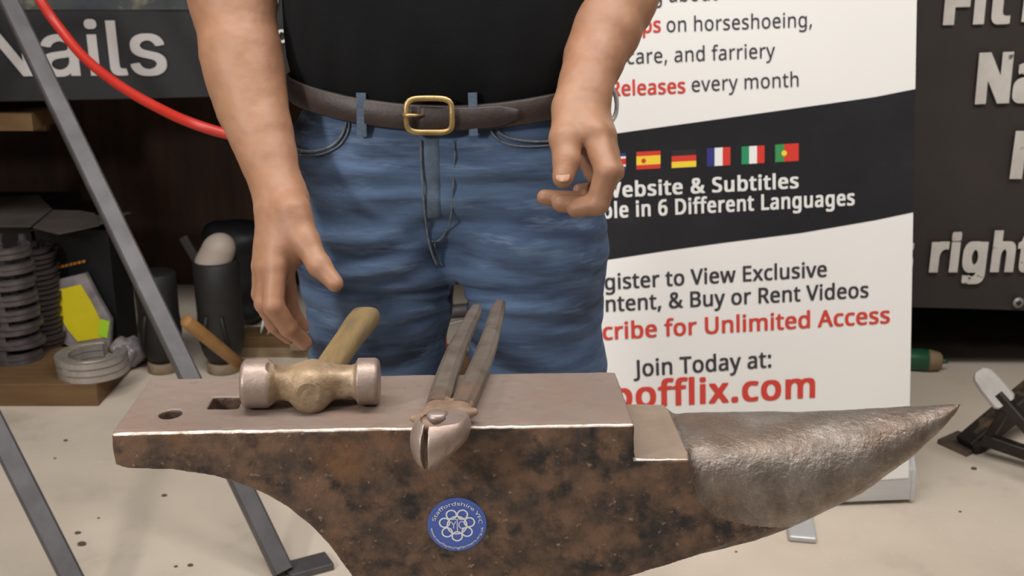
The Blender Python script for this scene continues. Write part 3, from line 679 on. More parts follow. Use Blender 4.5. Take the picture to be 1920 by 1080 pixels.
seam('fly_seam', [(812, 455), (816, 475), (828, 500)], .0010, 'thread', jn)
def patch(name, quad, m, parent, nu=8, nv=20, lift=.0022):
    (x0, y0), (x1, y1), (x2, y2), (x3, y3) = quad; R = []
    for v_ in np.linspace(0, 1, nv):
        row = []
        for u_ in np.linspace(0, 1, nu):
            x = (x0*(1-u_)+x1*u_)*(1-v_)+(x3*(1-u_)+x2*u_)*v_; y = (y0*(1-u_)+y1*u_)*(1-v_)+(y3*(1-u_)+y2*u_)*v_
            p = onj(x, y, lift*(.25 if u_ in (0, 1) or v_ in (0, 1) else 1)); 
            if p is None: return
            row.append(p)
        R.append(row)
    mk(name, *loft(R, closed=False, cap=False), m, parent, True)
patch('fly_flap', [(793, 255), (822, 258), (826, 408), (802, 408)], 'denim_worn', jn)
patch('pocket_lining', [(560, 215), (580, 215), (578, 272), (562, 268)], 'denim_dark', jn, 6, 10)
# --- belt
def belt_path(t0, t1, n, off=0.0, dz=0.0):
    out = []
    for t in np.linspace(t0, t1, n):
        c, s_ = math.cos(t), math.sin(t); out.append(np.array([PX+(BA+off)*np.sign(c)*abs(c)**(2/2.3), PY+(BB+off)*np.sign(s_)*abs(s_)**(2/2.3), belt_h(c)-.010+dz]))
    return out
def strap(path, hw, th, wv=None):
    R = []
    for i, p in enumerate(path):
        d = path[min(i+1, len(path)-1)]-path[max(i-1, 0)]; d[2] *= 1; d, s_, u_ = frame(d); w_ = hw if wv is None else hw*wv[i]
        R.append([p-s_*th+u_*w_*.85, p-u_*w_*.85-s_*th, p-u_*w_, p+s_*th-u_*w_*.85, p+s_*th+u_*w_*.85, p+u_*w_])
    return R
bl = thing_belt = mk('belt', *loft([np.array(r_) for r_ in strap([p for p in belt_path(0, 2*math.pi, 121, .004)][:-1], .0152, .0024)]+[], cap=False), 'leather', per, True)
bl['label'] = 'dark brown leather belt with brass buckle'
# tongue end passing through the buckle to the right
tpath = belt_path(math.radians(264), math.radians(292), 22, .0085)
mk('belt_tip', *loft(strap(tpath, .0142, .002, np.interp(range(22), [0, 16, 21], [1, .9, .35]))), 'leather', bl, True)
# buckle
bc = at_y(805, 217, PY-BB-.014); Bn = np.array([0, -1, 0.]); pts = []
for t in np.linspace(0, 2*math.pi, 48, endpoint=False):
    c, s_ = math.cos(t), math.sin(t); k_ = (abs(c)**4.5+abs(s_)**4.5)**(-1/4.5)
    a, b = .0262*(1+.0*c), .0195; wav = 1-.07*math.cos(2*t)*0; pts.append(bc+np.array([a*c*k_, .0, b*s_*k_*(1-.07*math.cos(t)**2*0)])+np.array([0, -.002*math.cos(2*t), 0]))
pts = pts+[pts[0], pts[1]]; R = []
for i in range(1, len(pts)-1):
    d = pts[i+1]-pts[i-1]; d, s_, u_ = frame(d, (0, 1, 0)); R.append([pts[i]+s_*.0034*math.cos(q_)+u_*.0022*math.sin(q_) for q_ in np.linspace(0, 2*math.pi, 10, endpoint=False)])
R.append(R[0])
buck = mk('buckle', *loft(R, cap=False), 'brass', bl, True)
mk('buckle_prong', *tube_geo([bc+np.array([-.0300, -.0035, .001]), bc+np.array([-.020, -.0045, .001]), bc+np.array([-.006, .004, .000])], [.0022, .0020, .0014], 8), 'brass', bl, True)
# belt loops
def beltloop(px, top_py, bot_py, wd):
    tp = at_y(px, top_py, PY-BB+.0); t_ = math.acos(max(-1, min(1, (tp[0]-PX)/BA))); s_ = -math.sin(t_); c_ = math.cos(t_)
    y_ = PY+(BB+.0095)*(-abs(math.sin(t_))**(2/2.3)); a = at_y(px, top_py, y_); b = at_y(px+2, bot_py, y_)
    mk('belt_loop', *bar_geo(a, b, wd, .0026, up=(0, 1, 0), bev=.0008), 'denim_worn', jn)
beltloop(677, 174, 256, .0115); beltloop(886, 174, 254, .0105)
for x, y in ((647, 222), (920, 226)):
    p = onj(x, y, .002)
    if p is not None: mk('pocket_rivet', *tube_geo([p, p+np.array([0, -.002, 0])], [.0042, .003], 12), 'brass', jn, True)
mk('belt_clip', *tube_geo(smoothpath([(.110, 1.335, 1.045), (.124, 1.330, 1.03), (.126, 1.330, 1.005), (.114, 1.332, .985)]), .0028, 8), 'aluminium', per, True)
# --- boots
for ax_ in (-.150, .050):
    fb = Field((ax_-.07, 1.20, -.0), (ax_+.07, 1.56, .20), .005)
    fb.cap((ax_, 1.44, .19), (ax_, 1.45, .06), .050, .048, .02); fb.cap((ax_, 1.45, .055), (ax_-.005, 1.285, .045), .048, .046, .03, flat=((0, 0, 1), .8)); fb.cap((ax_, 1.455, .022), (ax_-.005, 1.28, .022), .050, .048, .01)
    sl, X, Y, Z = fb.sub(fb.lo, fb.lo+fb.h*fb.n); fb.D = np.maximum(fb.D, .006-Z).astype(np.float32)
    V, F = fb.mesh(); V[:, 2] -= max(0, V[:, 2].min()); mk('boot', V, F, 'boot_leather', per, True)

# ================================================================ WHITE ROLL-UP BANNER
yaw, lean, roll = (math.radians(v) for v in (4.616, -7.854, -1.791))
Rb = np.array(Matrix.Rotation(yaw, 3, 'Z')@Matrix.Rotation(lean, 3, 'X')@Matrix.Rotation(roll, 3, 'Y'))
OB = CAM+ray(1706, 880)*2.45
wb = Plane(OB, Rb[:, 0], Rb[:, 2]); wb.n = -Rb[:, 1]
BW = .945; bc0 = np.array([OB[0]-BW/2*math.cos(yaw), OB[1]-BW/2*math.sin(yaw), 0])
ban = thing('rollup_banner', bc0, 'tall white roll-up banner with red and black lettering and small flags behind the person', 'banner')
uR = lambda v: np.interp(v, [wb.uv(1706, 757)[1], wb.uv(1719, 0)[1]], [wb.uv(1706, 757)[0], wb.uv(1719, 0)[0]])
canvas = mk('canvas', *prism([(uR(0)-BW, -.02), (uR(0), -.02), (uR(0)+.0, 1.75), (uR(0)-BW, 1.75)], OB, wb.ex, wb.ey, -wb.n, .003), 'white_vinyl', ban)
bandt = [wb.uv(*p) for p in [(1143, 252), (1250, 237), (1400, 216), (1550, 195), (1640, 182), (1713, 167)]]
bandb = [wb.uv(*p) for p in [(1709, 398), (1640, 413), (1500, 437), (1350, 456), (1250, 470), (1140, 487)]]
def ext(p, q, u): k_ = (u-p[0])/(q[0]-p[0]); return (u, p[1]+(q[1]-p[1])*k_)
Lu = uR(0)-BW
bandt = [(Lu, bandt[0][1]-.085)]+bandt; bandb = bandb+[(Lu, bandb[-1][1]-.075)]
bandt[-1] = (uR(0), bandt[-1][1]); bandb[0] = (uR(0), bandb[0][1])
nb = len(bandt); Vb = [wb.pt(*p, lift=.0008) for p in bandt]+[wb.pt(*p, lift=.0008) for p in bandb[::-1]]
mk('printed_band', Vb, [(i, i+nb, i+nb+1, i+1) for i in range(nb-1)], 'band_vinyl', canvas)
def T(txt, suf, a, b, cap, m, bold, sp_=1.04): line_on(wb, 'lettering', txt, suf, a, b, cap, m, canvas, bold, spacing=sp_)
T('Training about', 'ing about', (1196, 6), (1345, 0), 30, 'ink_dark', .004)
T('Tips', 'ps', (1205, 61), (1239, 60), 28, 'ink_red', .020)
T('on horseshoeing,', 'on horseshoeing,', (1250, 60), (1522, 50), 27, 'ink_dark', .004)
T('hoof care, and farriery', 'care, and farriery', (1176, 120), (1453, 108), 27, 'ink_dark', .004)
T('New Releases', 'Releases', (1145, 180), (1285, 174), 27, 'ink_red', .020)
T('every month', 'every month', (1297, 172), (1497, 162), 27, 'ink_dark', .004)
T('Website & Subtitles', 'ebsite & Subtitles', (1167, 369), (1497, 352), 27, 'ink_white', .030, 1.10)
T('Available in 6 Different Languages', 'le in 6 Different Languages', (1152, 408), (1602, 384), 28, 'ink_white', .030, 1.10)
T('Register to View Exclusive', 'gister to View Exclusive', (1134, 543), (1550, 518), 28, 'ink_dark', .018)
T('Content, & Buy or Rent Videos', 'ntent, & Buy or Rent Videos', (1136, 584), (1628, 557), 28, 'ink_dark', .018)
T('Subscribe for Unlimited Access', 'cribe for Unlimited Access', (1130, 637), (1668, 605), 30, 'ink_red', .022)
T('Join Today at:', 'Join Today at:', (1188, 706), (1446, 688), 30, 'ink_dark', .018)
T('Hoofflix.com', 'offlix.com', (1192, 763), (1528, 744), 46, 'ink_red', .028, 1.08)
def flag(x0, y0, x1, y1, stripes, horiz, emblem=None):
    a = np.array(wb.uv(x0, y1)); b = np.array(wb.uv(x1, y1-2.5)); t = np.array(wb.uv(x0, y0)); e1, e2 = b-a, t-a
    V, F, mi_ = [], [], []; ms = []; pos = 0
    for i, (c, s_) in enumerate(stripes):
        p0, p1 = pos, pos+s_; pos = p1
        q_ = [a+e2*(1-p1), a+e1+e2*(1-p1), a+e1+e2*(1-p0), a+e2*(1-p0)] if horiz else [a+e1*p0, a+e1*p1, a+e1*p1+e2, a+e1*p0+e2]
        F.append(tuple(range(len(V), len(V)+4))); V += [wb.pt(*p, lift=.0016) for p in q_]
        if c not in ms: ms.append(c)
        mi_.append(ms.index(c))
    fo = mk('flag_print', V, F, None, canvas, mats=ms, midx=mi_)
    if emblem:
        cx_, cc, rr = emblem; c_ = a+e1*cx_+e2*.48; mk('flag_emblem', [wb.pt(c_[0]+rr*math.cos(q_), c_[1]+rr*math.sin(q_), .002) for q_ in np.linspace(0, 2*math.pi, 14, endpoint=False)], [tuple(range(14))], cc, fo)
flag(1193, 285, 1238, 318, [('f_red', .25), ('f_yel', .5), ('f_red', .25)], True, (.3, 'f_red', .005))
flag(1259, 282, 1305, 315, [('f_blk', .33), ('f_red', .33), ('f_yel', .34)], True)
flag(1325, 278, 1369, 312, [('f_blu', .33), ('f_wht', .34), ('f_red', .33)], False)
flag(1390, 275, 1433, 308, [('f_grn', .33), ('f_wht', .34), ('f_red', .33)], False)
flag(1453, 271, 1497, 304, [('f_pgr', .38), ('f_red', .62)], False, (.38, 'f_yel', .006))
flag(1132, 289, 1173, 321, [('f_blu', .2), ('f_wht', .12), ('f_red', .36), ('f_wht', .12), ('f_blu', .2)], True)
# cassette, feet, pole
byw = np.array([math.cos(yaw), math.sin(yaw), 0]); byd = np.array([-math.sin(yaw), math.cos(yaw), 0]); Rc = np.stack([byw, byd, ez], 1)
rt_end = at_h(1711, 936, .012); cc = rt_end-byw*(BW/2+.012)+byd*.055
cst = [(-.055, .0), (.055, .0), (.055, .045), (.035, .085), (.012, .10), (-.03, .10), (-.05, .07), (-.055, .03)]
R = []
for s_ in (-1, 1): R.append([cc+byw*s_*(BW/2+.005)+byd*a+ez*(b) for a, b in cst])
mk('cassette', *loft(R), 'aluminium', ban)
for s_ in (-1, 1): mk('end_cap', *prism([(a*1.04, b*1.02) for a, b in cst], cc+byw*s_*(BW/2+.005), byd, ez, byw*s_, .009), 'aluminium', ban)
fe = at_h(1526, 1002, .008)
for off in (0, -.56):
    f0 = fe+byw*off; mk('foot', *rbox_geo(f0+byd*.10, (.058, .25, .014), .005, Rc@np.array([[math.cos(-.25), -math.sin(-.25), 0], [math.sin(-.25), math.cos(-.25), 0], [0, 0, 1]])), 'aluminium', ban)
tp = wb.pt(uR(0)-BW/2, 1.75, -.02); mk('pole', *tube_geo([cc+byd*.03+ez*.09, tp], .009, 12), 'aluminium', ban, True)
mk('top_rail', *bar_geo(wb.pt(uR(0)-BW, 1.755, -.002), wb.pt(uR(0), 1.755, -.002), .02, .03), 'aluminium', ban)

FACE[0] = 'geo'
# ================================================================ REAR LEFT: workbench, banner
YB = 2.98
wbn = thing('workbench', (-1.1, 3.45, 0), 'dark timber workbench behind the black banner at the left', 'workbench')
mk('bench_top', *rbox_geo((-1.1, 3.48, 1.19), (2.3, .95, .06), .004), 'plywood', wbn)
mk('back_panel', *box_geo((-1.1, 3.93, .58), (2.2, .018, 1.14)), 'plywood', wbn)
for x, y in ((-2.2, 3.05), (.0, 3.05), (-2.2, 3.88), (0, 3.88)): mk('leg', *rbox_geo((x, y, .58), (.07, .07, 1.16), .003), 'plywood', wbn)
mk('front_rail', *rbox_geo((-1.1, 3.05, 1.02), (2.15, .04, .26), .003), 'plywood', wbn)
for x in (-2.24, .06): mk('side_panel', *box_geo((x, 3.47, .58), (.018, .86, 1.15)), 'plywood', wbn)  # unseen sides, added to keep light out from under the bench
nbp = Plane((0, YB, 0), (1, 0, 0), (0, 0, 1)); nbp.n = np.array([0, -1, 0.])
nban = thing('hanging_banner', (-1.1, YB, .82), 'black banner with large pale word Nails hung across the workbench at upper left', 'banner')
b0 = nbp.uv(0, 190)[1]; b1 = nbp.uv(560, 178)[1]
xs = np.linspace(-2.1, .05, 30); V = []
for x in xs:
    t = (x-nbp.uv(0, 190)[0])/(nbp.uv(560, 178)[0]-nbp.uv(0, 190)[0]); lo_ = b0+(b1-b0)*t; wv = .004*math.sin(x*7)
    V += [(x, YB+.004+wv, lo_), (x, YB+.004+wv*.4, 1.25), (x, YB+.001+wv, lo_), (x, YB+.001+wv*.4, 1.25)]
nF = []
for i in range(len(xs)-1):
    a = 4*i; nF += [(a+2, a+6, a+7, a+3), (a, a+1, a+5, a+4), (a+3, a+7, a+5, a+1), (a+2, a, a+4, a+6)]
nc = mk('cloth', V, nF, 'black_vinyl_left', nban)
sy = nbp.uv(200, 18)[1]
poly_on(nbp, 'photo_strip', [(nbp.uv(-60, 0)[0], sy), (nbp.uv(520, 0)[0], sy), (nbp.uv(520, 0)[0], 1.249), (nbp.uv(-60, 0)[0], 1.249)], 'photo_strip', nc, .0045)
line_on(nbp, 'lettering', 'Nails', 'ails', (83, 141), (316, 139), 100, 'ink_grey', nc, .012, .0055, 1.02)
line_on(nbp, 'lettering', 'o', 'o', (520, 79), (540, 79), 31, 'ink_white', nc, .012, .0055)
mk('eyelet', *tube_geo([nbp.pt(*nbp.uv(515, 3), .003), nbp.pt(*nbp.uv(515, 3), .008)], [.012, .009], 16), 'aluminium', nban, True)
pk = np.array([at_y(-20, 228, 3.04)[0], 3.22, at_y(-20, 228, 3.0)[2]])
pl1 = thing('wooden_plank', pk, 'short pale timber plank sticking out under the bench at the left edge', 'plank')
xr = at_y(60, 228, 3.0)[0]; zt = at_y(60, 213, 3.0)[2]; zb = at_y(60, 246, 3.0)[2]
mk('plank_board', *rbox_geo((xr-.35, 3.12, (zt+zb)/2), (.7, .24, zt-zb), .002), 'pine', pl1)
mk('bracket', *rbox_geo((xr-.35, 3.22, (zt+zb)/2-.035), (.6, .03, .04), .002), 'pine', pl1)

FACE[0] = 'sans'
# ================================================================ REAR RIGHT: rack, black banner
YR = 2.95
rk = thing('storage_rack', (2.1, 3.75, 0), 'dark rack holding up the worn black banner at the right', 'rack')
mk('top_board', *rbox_geo((2.0, 3.57, 1.30), (2.6, 1.2, .04), .003), 'plywood', rk)
mk('back_board', *box_geo((2.0, 4.2, .66), (2.5, .02, 1.3)), 'card_black', rk)  # closed back, added to darken the floor under the rack
for x in (.74, 3.24): mk('side_board', *box_geo((x, 3.6, .66), (.02, 1.18, 1.3)), 'card_black', rk)  # unseen sides, added to block light from the floor under the rack
for x in (.78, 3.2):
    for y in (3.01, 4.12): mk('post', *rbox_geo((x, y, .64), (.05, .05, 1.28), .002), 'black_steel', rk)
rbp = Plane((0, YR, 0), (1, 0, 0), (0, 0, 1)); rbp.n = np.array([0, -1, 0.])
rban = thing('hanging_banner', (2.0, YR, .1), 'black banner with large worn white letters hung on the rack at the right edge', 'banner')
zl = rbp.uv(1710, 577)[1]; zr_ = rbp.uv(1915, 583)[1]; x0_, x1_ = rbp.uv(1710, 577)[0], rbp.uv(1915, 583)[0]; xs = np.linspace(.85, 3.1, 40); V = []
for x in xs:
    lo_ = zl+(zr_-zl)*(x-x0_)/(x1_-x0_); wv = .006*math.sin(x*6)
    V += [(x, YR+.004+wv, lo_), (x, YR+.004+wv*.3, 1.34), (x, YR+.001+wv, lo_), (x, YR+.001+wv*.3, 1.34)]
nF = []
for i in range(len(xs)-1):
    a = 4*i; nF += [(a+2, a+6, a+7, a+3), (a, a+1, a+5, a+4), (a+3, a+7, a+5, a+1), (a+2, a, a+4, a+6)]
rc = mk('cloth', V, nF, 'black_vinyl', rban)
def TR(txt, suf, a, b, cap, bold=.052): line_on(rbp, 'lettering', txt, suf, a, b, cap, 'ink_worn', rc, bold, .0075, 1.14)
TR('Fit', 'Fit', (1766, 43), (1891, 40), 78)
TR('N', 'N', (1913, 37), (1985, 36), 78)
TR('N', 'N', (1826, 190), (1890, 188), 86, .058); TR('a', 'a', (1894, 187), (1950, 187), 86, .058)
TR('F', 'F', (1891, 330), (1945, 330), 80, .058)
TR("it's right", 'right', (1740, 506), (1935, 505), 66, .055)
ey = rbp.uv(1907, 566)
mk('eyelet', *tube_geo([rbp.pt(*ey, .0075), rbp.pt(*ey, .010)], [.0155, .0155], 20), 'grey_plate', rban, True)
mk('eyelet_hole', *tube_geo([rbp.pt(*ey, .0101), rbp.pt(*ey, .0108)], [.0075, .0075], 16), 'f_blk', rban, True)

o = mk('rubber_mat', *rbox_geo((2.0, 3.60, .003), (2.36, .96, .006), .002), 'mat_rubber', loc=(2.0, 3.6, 0)); tag(o, 'dark rubber mat on the floor in the shade under the right-hand rack', 'mat')  # added sheet, its dark colour stands in for shadow on the floor
# green bottle lying on the floor
gb = at_h(1712, 693, 0); gb[2] = .033; gd = np.array([.98, -.2, 0]); gd /= np.linalg.norm(gd); r0 = .033
gt = thing('bottle', (gb[0], gb[1], 0), 'green bottle with a pale cap lying on the floor beside the white banner', 'bottle')
mk('bottle_body', *tube_geo([gb-gd*.18, gb-gd*.175, gb+gd*.035, gb+gd*.04], [.028, r0, r0, .03], 24), 'green', gt, True)
mk('cap', *tube_geo([gb+gd*.038, gb+gd*.045, gb+gd*.072, gb+gd*.078], [.031, .032, .026, .018], 24), 'paletimber', gt, True)
mk('nozzle', *tube_geo([gb+gd*.076, gb+gd*.095], [.008, .006], 10), 'green', gt, True)

# ================================================================ RIGHT HOOF STAND
fp = at_h(1803, 838, 0); hs = thing('hoof_stand', (fp[0]+.35, fp[1], 0), 'dark steel stand with pale grey paddle lying on the floor beyond the horn tip', 'stand')
Pf = [at_h(x, y, 0)[:2]-fp[:2] for x, y in ((1757, 832), (1795, 815), (1852, 838), (1812, 857))]
mk('foot_plate', *prism([tuple(p) for p in Pf], np.array([fp[0], fp[1], 0]), np.array([1., 0, 0]), np.array([0, 1., 0]), ez, .012), 'worn_plate', hs)
hub = at_y(2060, 640, 2.62)
mk('leg', *bar_geo(at_h(1812, 838, .012), at_y(2010, 672, 2.62), .052, .052), 'black_steel', hs)
pa, pb = at_y(1842, 703, 2.40), at_y(1882, 752, 2.36)
g_ = []
d_, s_, u_ = frame(pb-pa, (CAM-pa)+np.array([0, 0, .6]))
for t, a in ((-.012, .012), (-.006, .020), (0.002, .025), (.03, .028), (.076, .028), (.083, .021)):
    g_.append([pa+d_*t+s_*a*i+u_*.009*j for i, j in ((-1, -.6), (-.85, -1), (.85, -1), (1, -.6), (1, .6), (.85, 1), (-.85, 1), (-1, .6))])
o = mk('paddle', *loft(g_), 'grey_plate', hs); o['label'] = 'pale grey rounded paddle plate'
mk('arm', *bar_geo(pb-d_*.02, at_y(1990, 872, 2.26), .026, .026), 'black_steel', hs)
mk('crossbar', *bar_geo(at_h(1845, 822, .05), at_h(2000, 875, .03), .03, .03), 'black_steel', hs)
mk('brace', *bar_geo(at_h(1852, 824, .055), at_y(1880, 780, 2.51), .02, .02), 'black_steel', hs)
mk('leg', *bar_geo(at_y(2010, 672, 2.62), at_h(2100, 790, .01), .046, .046), 'black_steel', hs)
mk('leg', *bar_geo(at_y(1990, 872, 2.26), at_y(2010, 672, 2.62), .03, .03), 'black_steel', hs)

# ================================================================ LEFT STEEL TRESTLE
la0 = at_h(531, 1072, .012); la1 = at_y(5, -20, 2.47); lb0 = at_h(183, 1180, .012); lb1 = at_y(-423, -20, 2.22)
tr = thing('steel_trestle', ((la0[0]+lb0[0])/2, (la0[1]+lb0[1])/2, 0), 'grey square-tube steel frame with slanting legs at the left, passing behind the anvil heel', 'frame')
for a, b in ((la0, la1), (lb0, lb1)):
    mk('leg', *bar_geo(a, b, .039, .039, roll=math.radians(22), bev=.004), 'steel_tube', tr)
mk('leg', *bar_geo((la1+lb1)/2, np.array([-2.0, 2.75, .01]), .037, .037, bev=.004), 'steel_tube', tr)
mk('crossbar', *bar_geo(la1, lb1, .037, .037, bev=.004), 'steel_tube', tr)
fo = at_h(590, 1068, 0); mk('foot_plate', *rbox_geo((fo[0]-.012, fo[1]+.0, .008), (.09, .055, .016), .003, np.array(Matrix.Rotation(.5, 3, 'Z'))), 'steel_tube', tr)
mk('foot_plate', *rbox_geo((lb0[0]+.02, lb0[1], .008), (.15, .06, .016), .003, np.array(Matrix.Rotation(.5, 3, 'Z'))), 'steel_tube', tr)

# red hose
hp_ = [(40, -60), (75, 0), (108, 48), (160, 110), (228, 163), (300, 204), (360, 231), (430, 252), (520, 266), (620, 262)]
hy = [2.30]*3+[2.26, 2.2, 2.15, 2.1, 2.1, 2.1, 2.1]
pts = [np.array([-1.15, 2.34, 1.9]), np.array([-1.11, 2.32, 1.5])]+[at_y(x, y, d_) for (x, y), d_ in zip(hp_, hy)]
pts += [np.array([-.22, 2.12, .80]), np.array([-.15, 2.15, .5]), np.array([-.16, 2.2, .12]), np.array([-.2, 2.3, .012]), np.array([-.32, 2.5, .012])]
hz = thing('air_hose', (-.2, 2.3, 0), 'red rubber air hose hanging in a curve at the upper left behind the arm', 'hose')
mk('hose_tube', *tube_geo(smoothpath(pts, 10), .0102, 14), 'hose', hz, True)
mk('hose_fitting', *tube_geo([np.array([-.32, 2.5, .012]), np.array([-.345, 2.54, .012])], .0115, 10), 'brass', hz, True)

# ================================================================ CLUTTER UNDER THE BENCH
bk = at_h(185, 762, 0); tz = .066
blk = rbox_geo((bk[0]-.30, bk[1]+.15, tz/2), (.60, .30, tz), .004)
o = mk('wooden_beam', blk[0], blk[1], 'pine', loc=(bk[0]-.3, bk[1]+.15, 0)); tag(o, 'rough pine beam on the floor under the horseshoe stacks', 'beam')
def shoe_mesh(name, L, W, wd, th, m, toe=.012):
    R = []
    for t in np.linspace(math.radians(-62), math.radians(242), 34):
        c, s_ = math.cos(t), math.sin(t); c_out = np.array([W*c, L*s_, 0]); 
        if s_ < 0: c_out[0] *= 1-.15*abs(s_)
        nrm = np.array([c/W, s_/L, 0]); nrm /= np.linalg.norm(nrm); w_ = wd*(1 if s_ > -.2 else .9)
        R.append([c_out+ez*0, c_out+ez*th, c_out-nrm*w_*.42+ez*th, c_out-nrm*w_*.46+ez*(th-.003), c_out-nrm*w_*.56+ez*(th-.003), c_out-nrm*w_*.6+ez*th, c_out-nrm*w_+ez*th, c_out-nrm*w_])
    g = [loft(R)]
    for a in (-1, 1):
        t = math.radians(-90+a*32); g.append(box_geo((W*.78*math.cos(t), L*.93*math.sin(t), th+toe/2), (.016, .012, toe)))
    g.append(box_geo((0, L-.004, th+toe/2), (.022, .005, toe)))
    V, F = join(*g); return mk(name, V, F, m, loc=(0, 0, 0))
def stack(protos, n, x, y, z0, pitch, rz, label, group, jit=.006):
    z = z0; out = []
    for i in range(n):
        k_ = i % len(protos); o = protos[k_] if i < len(protos) else protos[k_].copy()
        if i >= len(protos): COL.objects.link(o)
        o.location = (x+random.uniform(-jit, jit), y+random.uniform(-jit, jit), z); o.rotation_euler = (0, 0, rz+random.uniform(-.06, .06)); z += pitch[i % len(pitch)]
        tag(o, label(i), 'horseshoe', group); out.append(o)
    return out, z
o9 = lambda i: ['bottom', 'second', 'third', 'fourth', 'fifth', 'sixth', 'seventh', 'eighth', 'ninth', 'tenth', 'eleventh', 'twelfth', 'thirteenth', 'fourteenth', 'fifteenth', 'sixteenth', 'seventeenth', 'eighteenth', 'nineteenth', 'twentieth'][i]
p_ = at_h(22, 690, tz)
prs = [shoe_mesh('horseshoe', .072, .080, .024, .0125, 'shoe_steel', t_) for t_ in (.0012, .0175)]
stack(prs, 16, p_[0]-.02, p_[1]+.085, tz, (.0142, .0302), math.pi, lambda i: f'steel horseshoe in the tall stack at the left edge, {o9(i)} from the beam', 'horseshoes in the tall left stack')
p_ = at_h(100, 700, tz)
pr2 = shoe_mesh('horseshoe', .062, .058, .020, .010, 'shoe_dark', .006)
stack([pr2], 20, p_[0]-.115, p_[1]+.235, tz, (.0155,), math.pi*.9, lambda i: f'dark horseshoe in the narrow stack beside the yellow-labelled bag, {o9(i)} from the beam', 'horseshoes in the dark narrow stack')
p_ = at_h(157, 716, tz)
pr3 = shoe_mesh('horseshoe', .100, .098, .036, .0165, 'shoe_alu', .002)
sh3, _ = stack([pr3], 3, p_[0], p_[1]+.085, tz, (.0190,), math.radians(150), lambda i: ('lowest', 'middle', 'topmost')[i]+' pale aluminium horseshoe in the stack of three on the pine beam', 'three aluminium horseshoes', .004)
# black box and bag with yellow label
bx = at_h(150, 694, 0); by_ = 3.16
Rt = np.array(Matrix.Rotation(math.radians(6), 3, 'Y')@Matrix.Rotation(math.radians(-12), 3, 'Z'))
top_z = at_y(150, 430, by_)[2]
bb = thing('carton', (at_y(150, 600, by_)[0], by_+.06, 0), 'tall black carton with an orange printed line behind the horseshoes', 'box')
cx0 = at_y(150, 560, by_)[0]
mk('carton_body', *rbox_geo((cx0, by_+.07, top_z/2), (.235, .12, top_z-.0), .003, np.array(Matrix.Rotation(math.radians(-8), 3, 'Z'))), 'card_black', bb)
mk('carton_flap', *rbox_geo((cx0+.01, by_+.05, top_z+.012), (.25, .15, .005), .001, np.array(Matrix.Rotation(math.radians(-14), 3, 'Z')@Matrix.Rotation(math.radians(-8), 3, 'Y'))), 'cardboard', bb)
bpl = Plane((0, by_-.012, 0), (1, 0, 0), (0, 0, 1)); bpl.n = np.array([0, -1, 0.])
a = np.array(bpl.uv(92, 505)); b = np.array(bpl.uv(163, 488)); 
for i in range(9):
    p0_, p1_ = a+(b-a)*i/9, a+(b-a)*(i+.75)/9; poly_on(bpl, 'print_mark', [p0_-[0, .004], p1_-[0, .004], p1_+[0, .004], p0_+[0, .004]], 'orange', bb, .006)
lp = Plane(at_h(160, 690, tz)+np.array([0, .20, 0]), (1, 0, 0), (0, .10, .995)); lp.n = np.array([0, -.995, .10])
bag = thing('packet', (lp.O[0], lp.O[1], tz), 'clear plastic packet with a bright yellow label leaning on the black carton', 'packet')
pp_ = [lp.uv(x, y) for x, y in ((94, 528), (160, 512), (182, 555), (208, 600), (206, 650), (150, 660), (112, 640), (100, 590))]
mk('plastic_bag', *prism(pp_[::-1], lp.O, lp.ex, lp.ey, -lp.n, .02), 'wrap', bag)
poly_on(lp, 'yellow_label', [lp.uv(x, y) for x, y in ((146, 640), (197, 632), (188, 597), (172, 565), (152, 533), (96, 546), (108, 585), (128, 618))][::-1], 'yellow', bag, .003)
poly_on(lp, 'lime_sticker', [lp.uv(x, y) for x, y in ((184, 627), (202, 634), (207, 602), (190, 597))], 'lime', bag, .005)
# crumpled wrap
cw = at_h(232, 704, 0); fw = Field(cw+np.array([-.11, -.05, 0]), cw+np.array([.11, .17, .15]), .006)
fw.ell(cw+np.array([0, .06, .05]), (.050, .050, .055), 0); V, F = fw.mesh(); Nn = vnormals(V, F); V = V+Nn*(vnoise(V, 28, 1)*.016+vnoise(V, 60, 4)*.008)[:, None]; V[:, 2] = np.maximum(V[:, 2], .001)
o = mk('plastic_wrap', V, F, 'wrap', loc=(cw[0], cw[1]+.06, 0)); tag(o, 'crumpled clear plastic wrap on the floor right of the aluminium horseshoes', 'wrap')
# grey cards on top of a crate
cz = at_y(60, 420, 3.1)[2]
cr = thing('crate', (-1.62, 3.36, 0), 'black crate at the left edge behind the tall horseshoe stack', 'crate')
x_r = at_y(60, 480, 3.22)[0]
mk('crate_body', *rbox_geo((x_r-.30, 3.42, (cz-.01)/2), (.60, .36, cz-.01), .006), 'crate', cr)
mk('rim', *rbox_geo((x_r-.30, 3.42, cz-.028), (.63, .39, .03), .004), 'crate', cr)
for i, (poly, lab) in enumerate(((((0, 372), (72, 367), (98, 394), (58, 426), (-30, 426), (-60, 390)), 'pale grey card sheet lying on the crate at the left edge'), (((100, 396), (150, 397), (178, 402), (186, 424), (110, 440), (62, 428)), 'darker grey card sheet on the crate beside the pale one'))):
    zc = cz-.006+i*.005; P = [at_h(x, y, zc) for x, y in poly]; V = np.array(P+[p+ez*.004 for p in P]); n_ = len(P)
    F_ = [tuple(range(n_))[::-1], tuple(range(n_, 2*n_))]+[(k_, (k_+1) % n_, (k_+1) % n_+n_, k_+n_) for k_ in range(n_)]
    o = mk('card_sheet', V, F_, 'cardboard', loc=P[0]); tag(o, lab, 'card', 'grey card sheets')
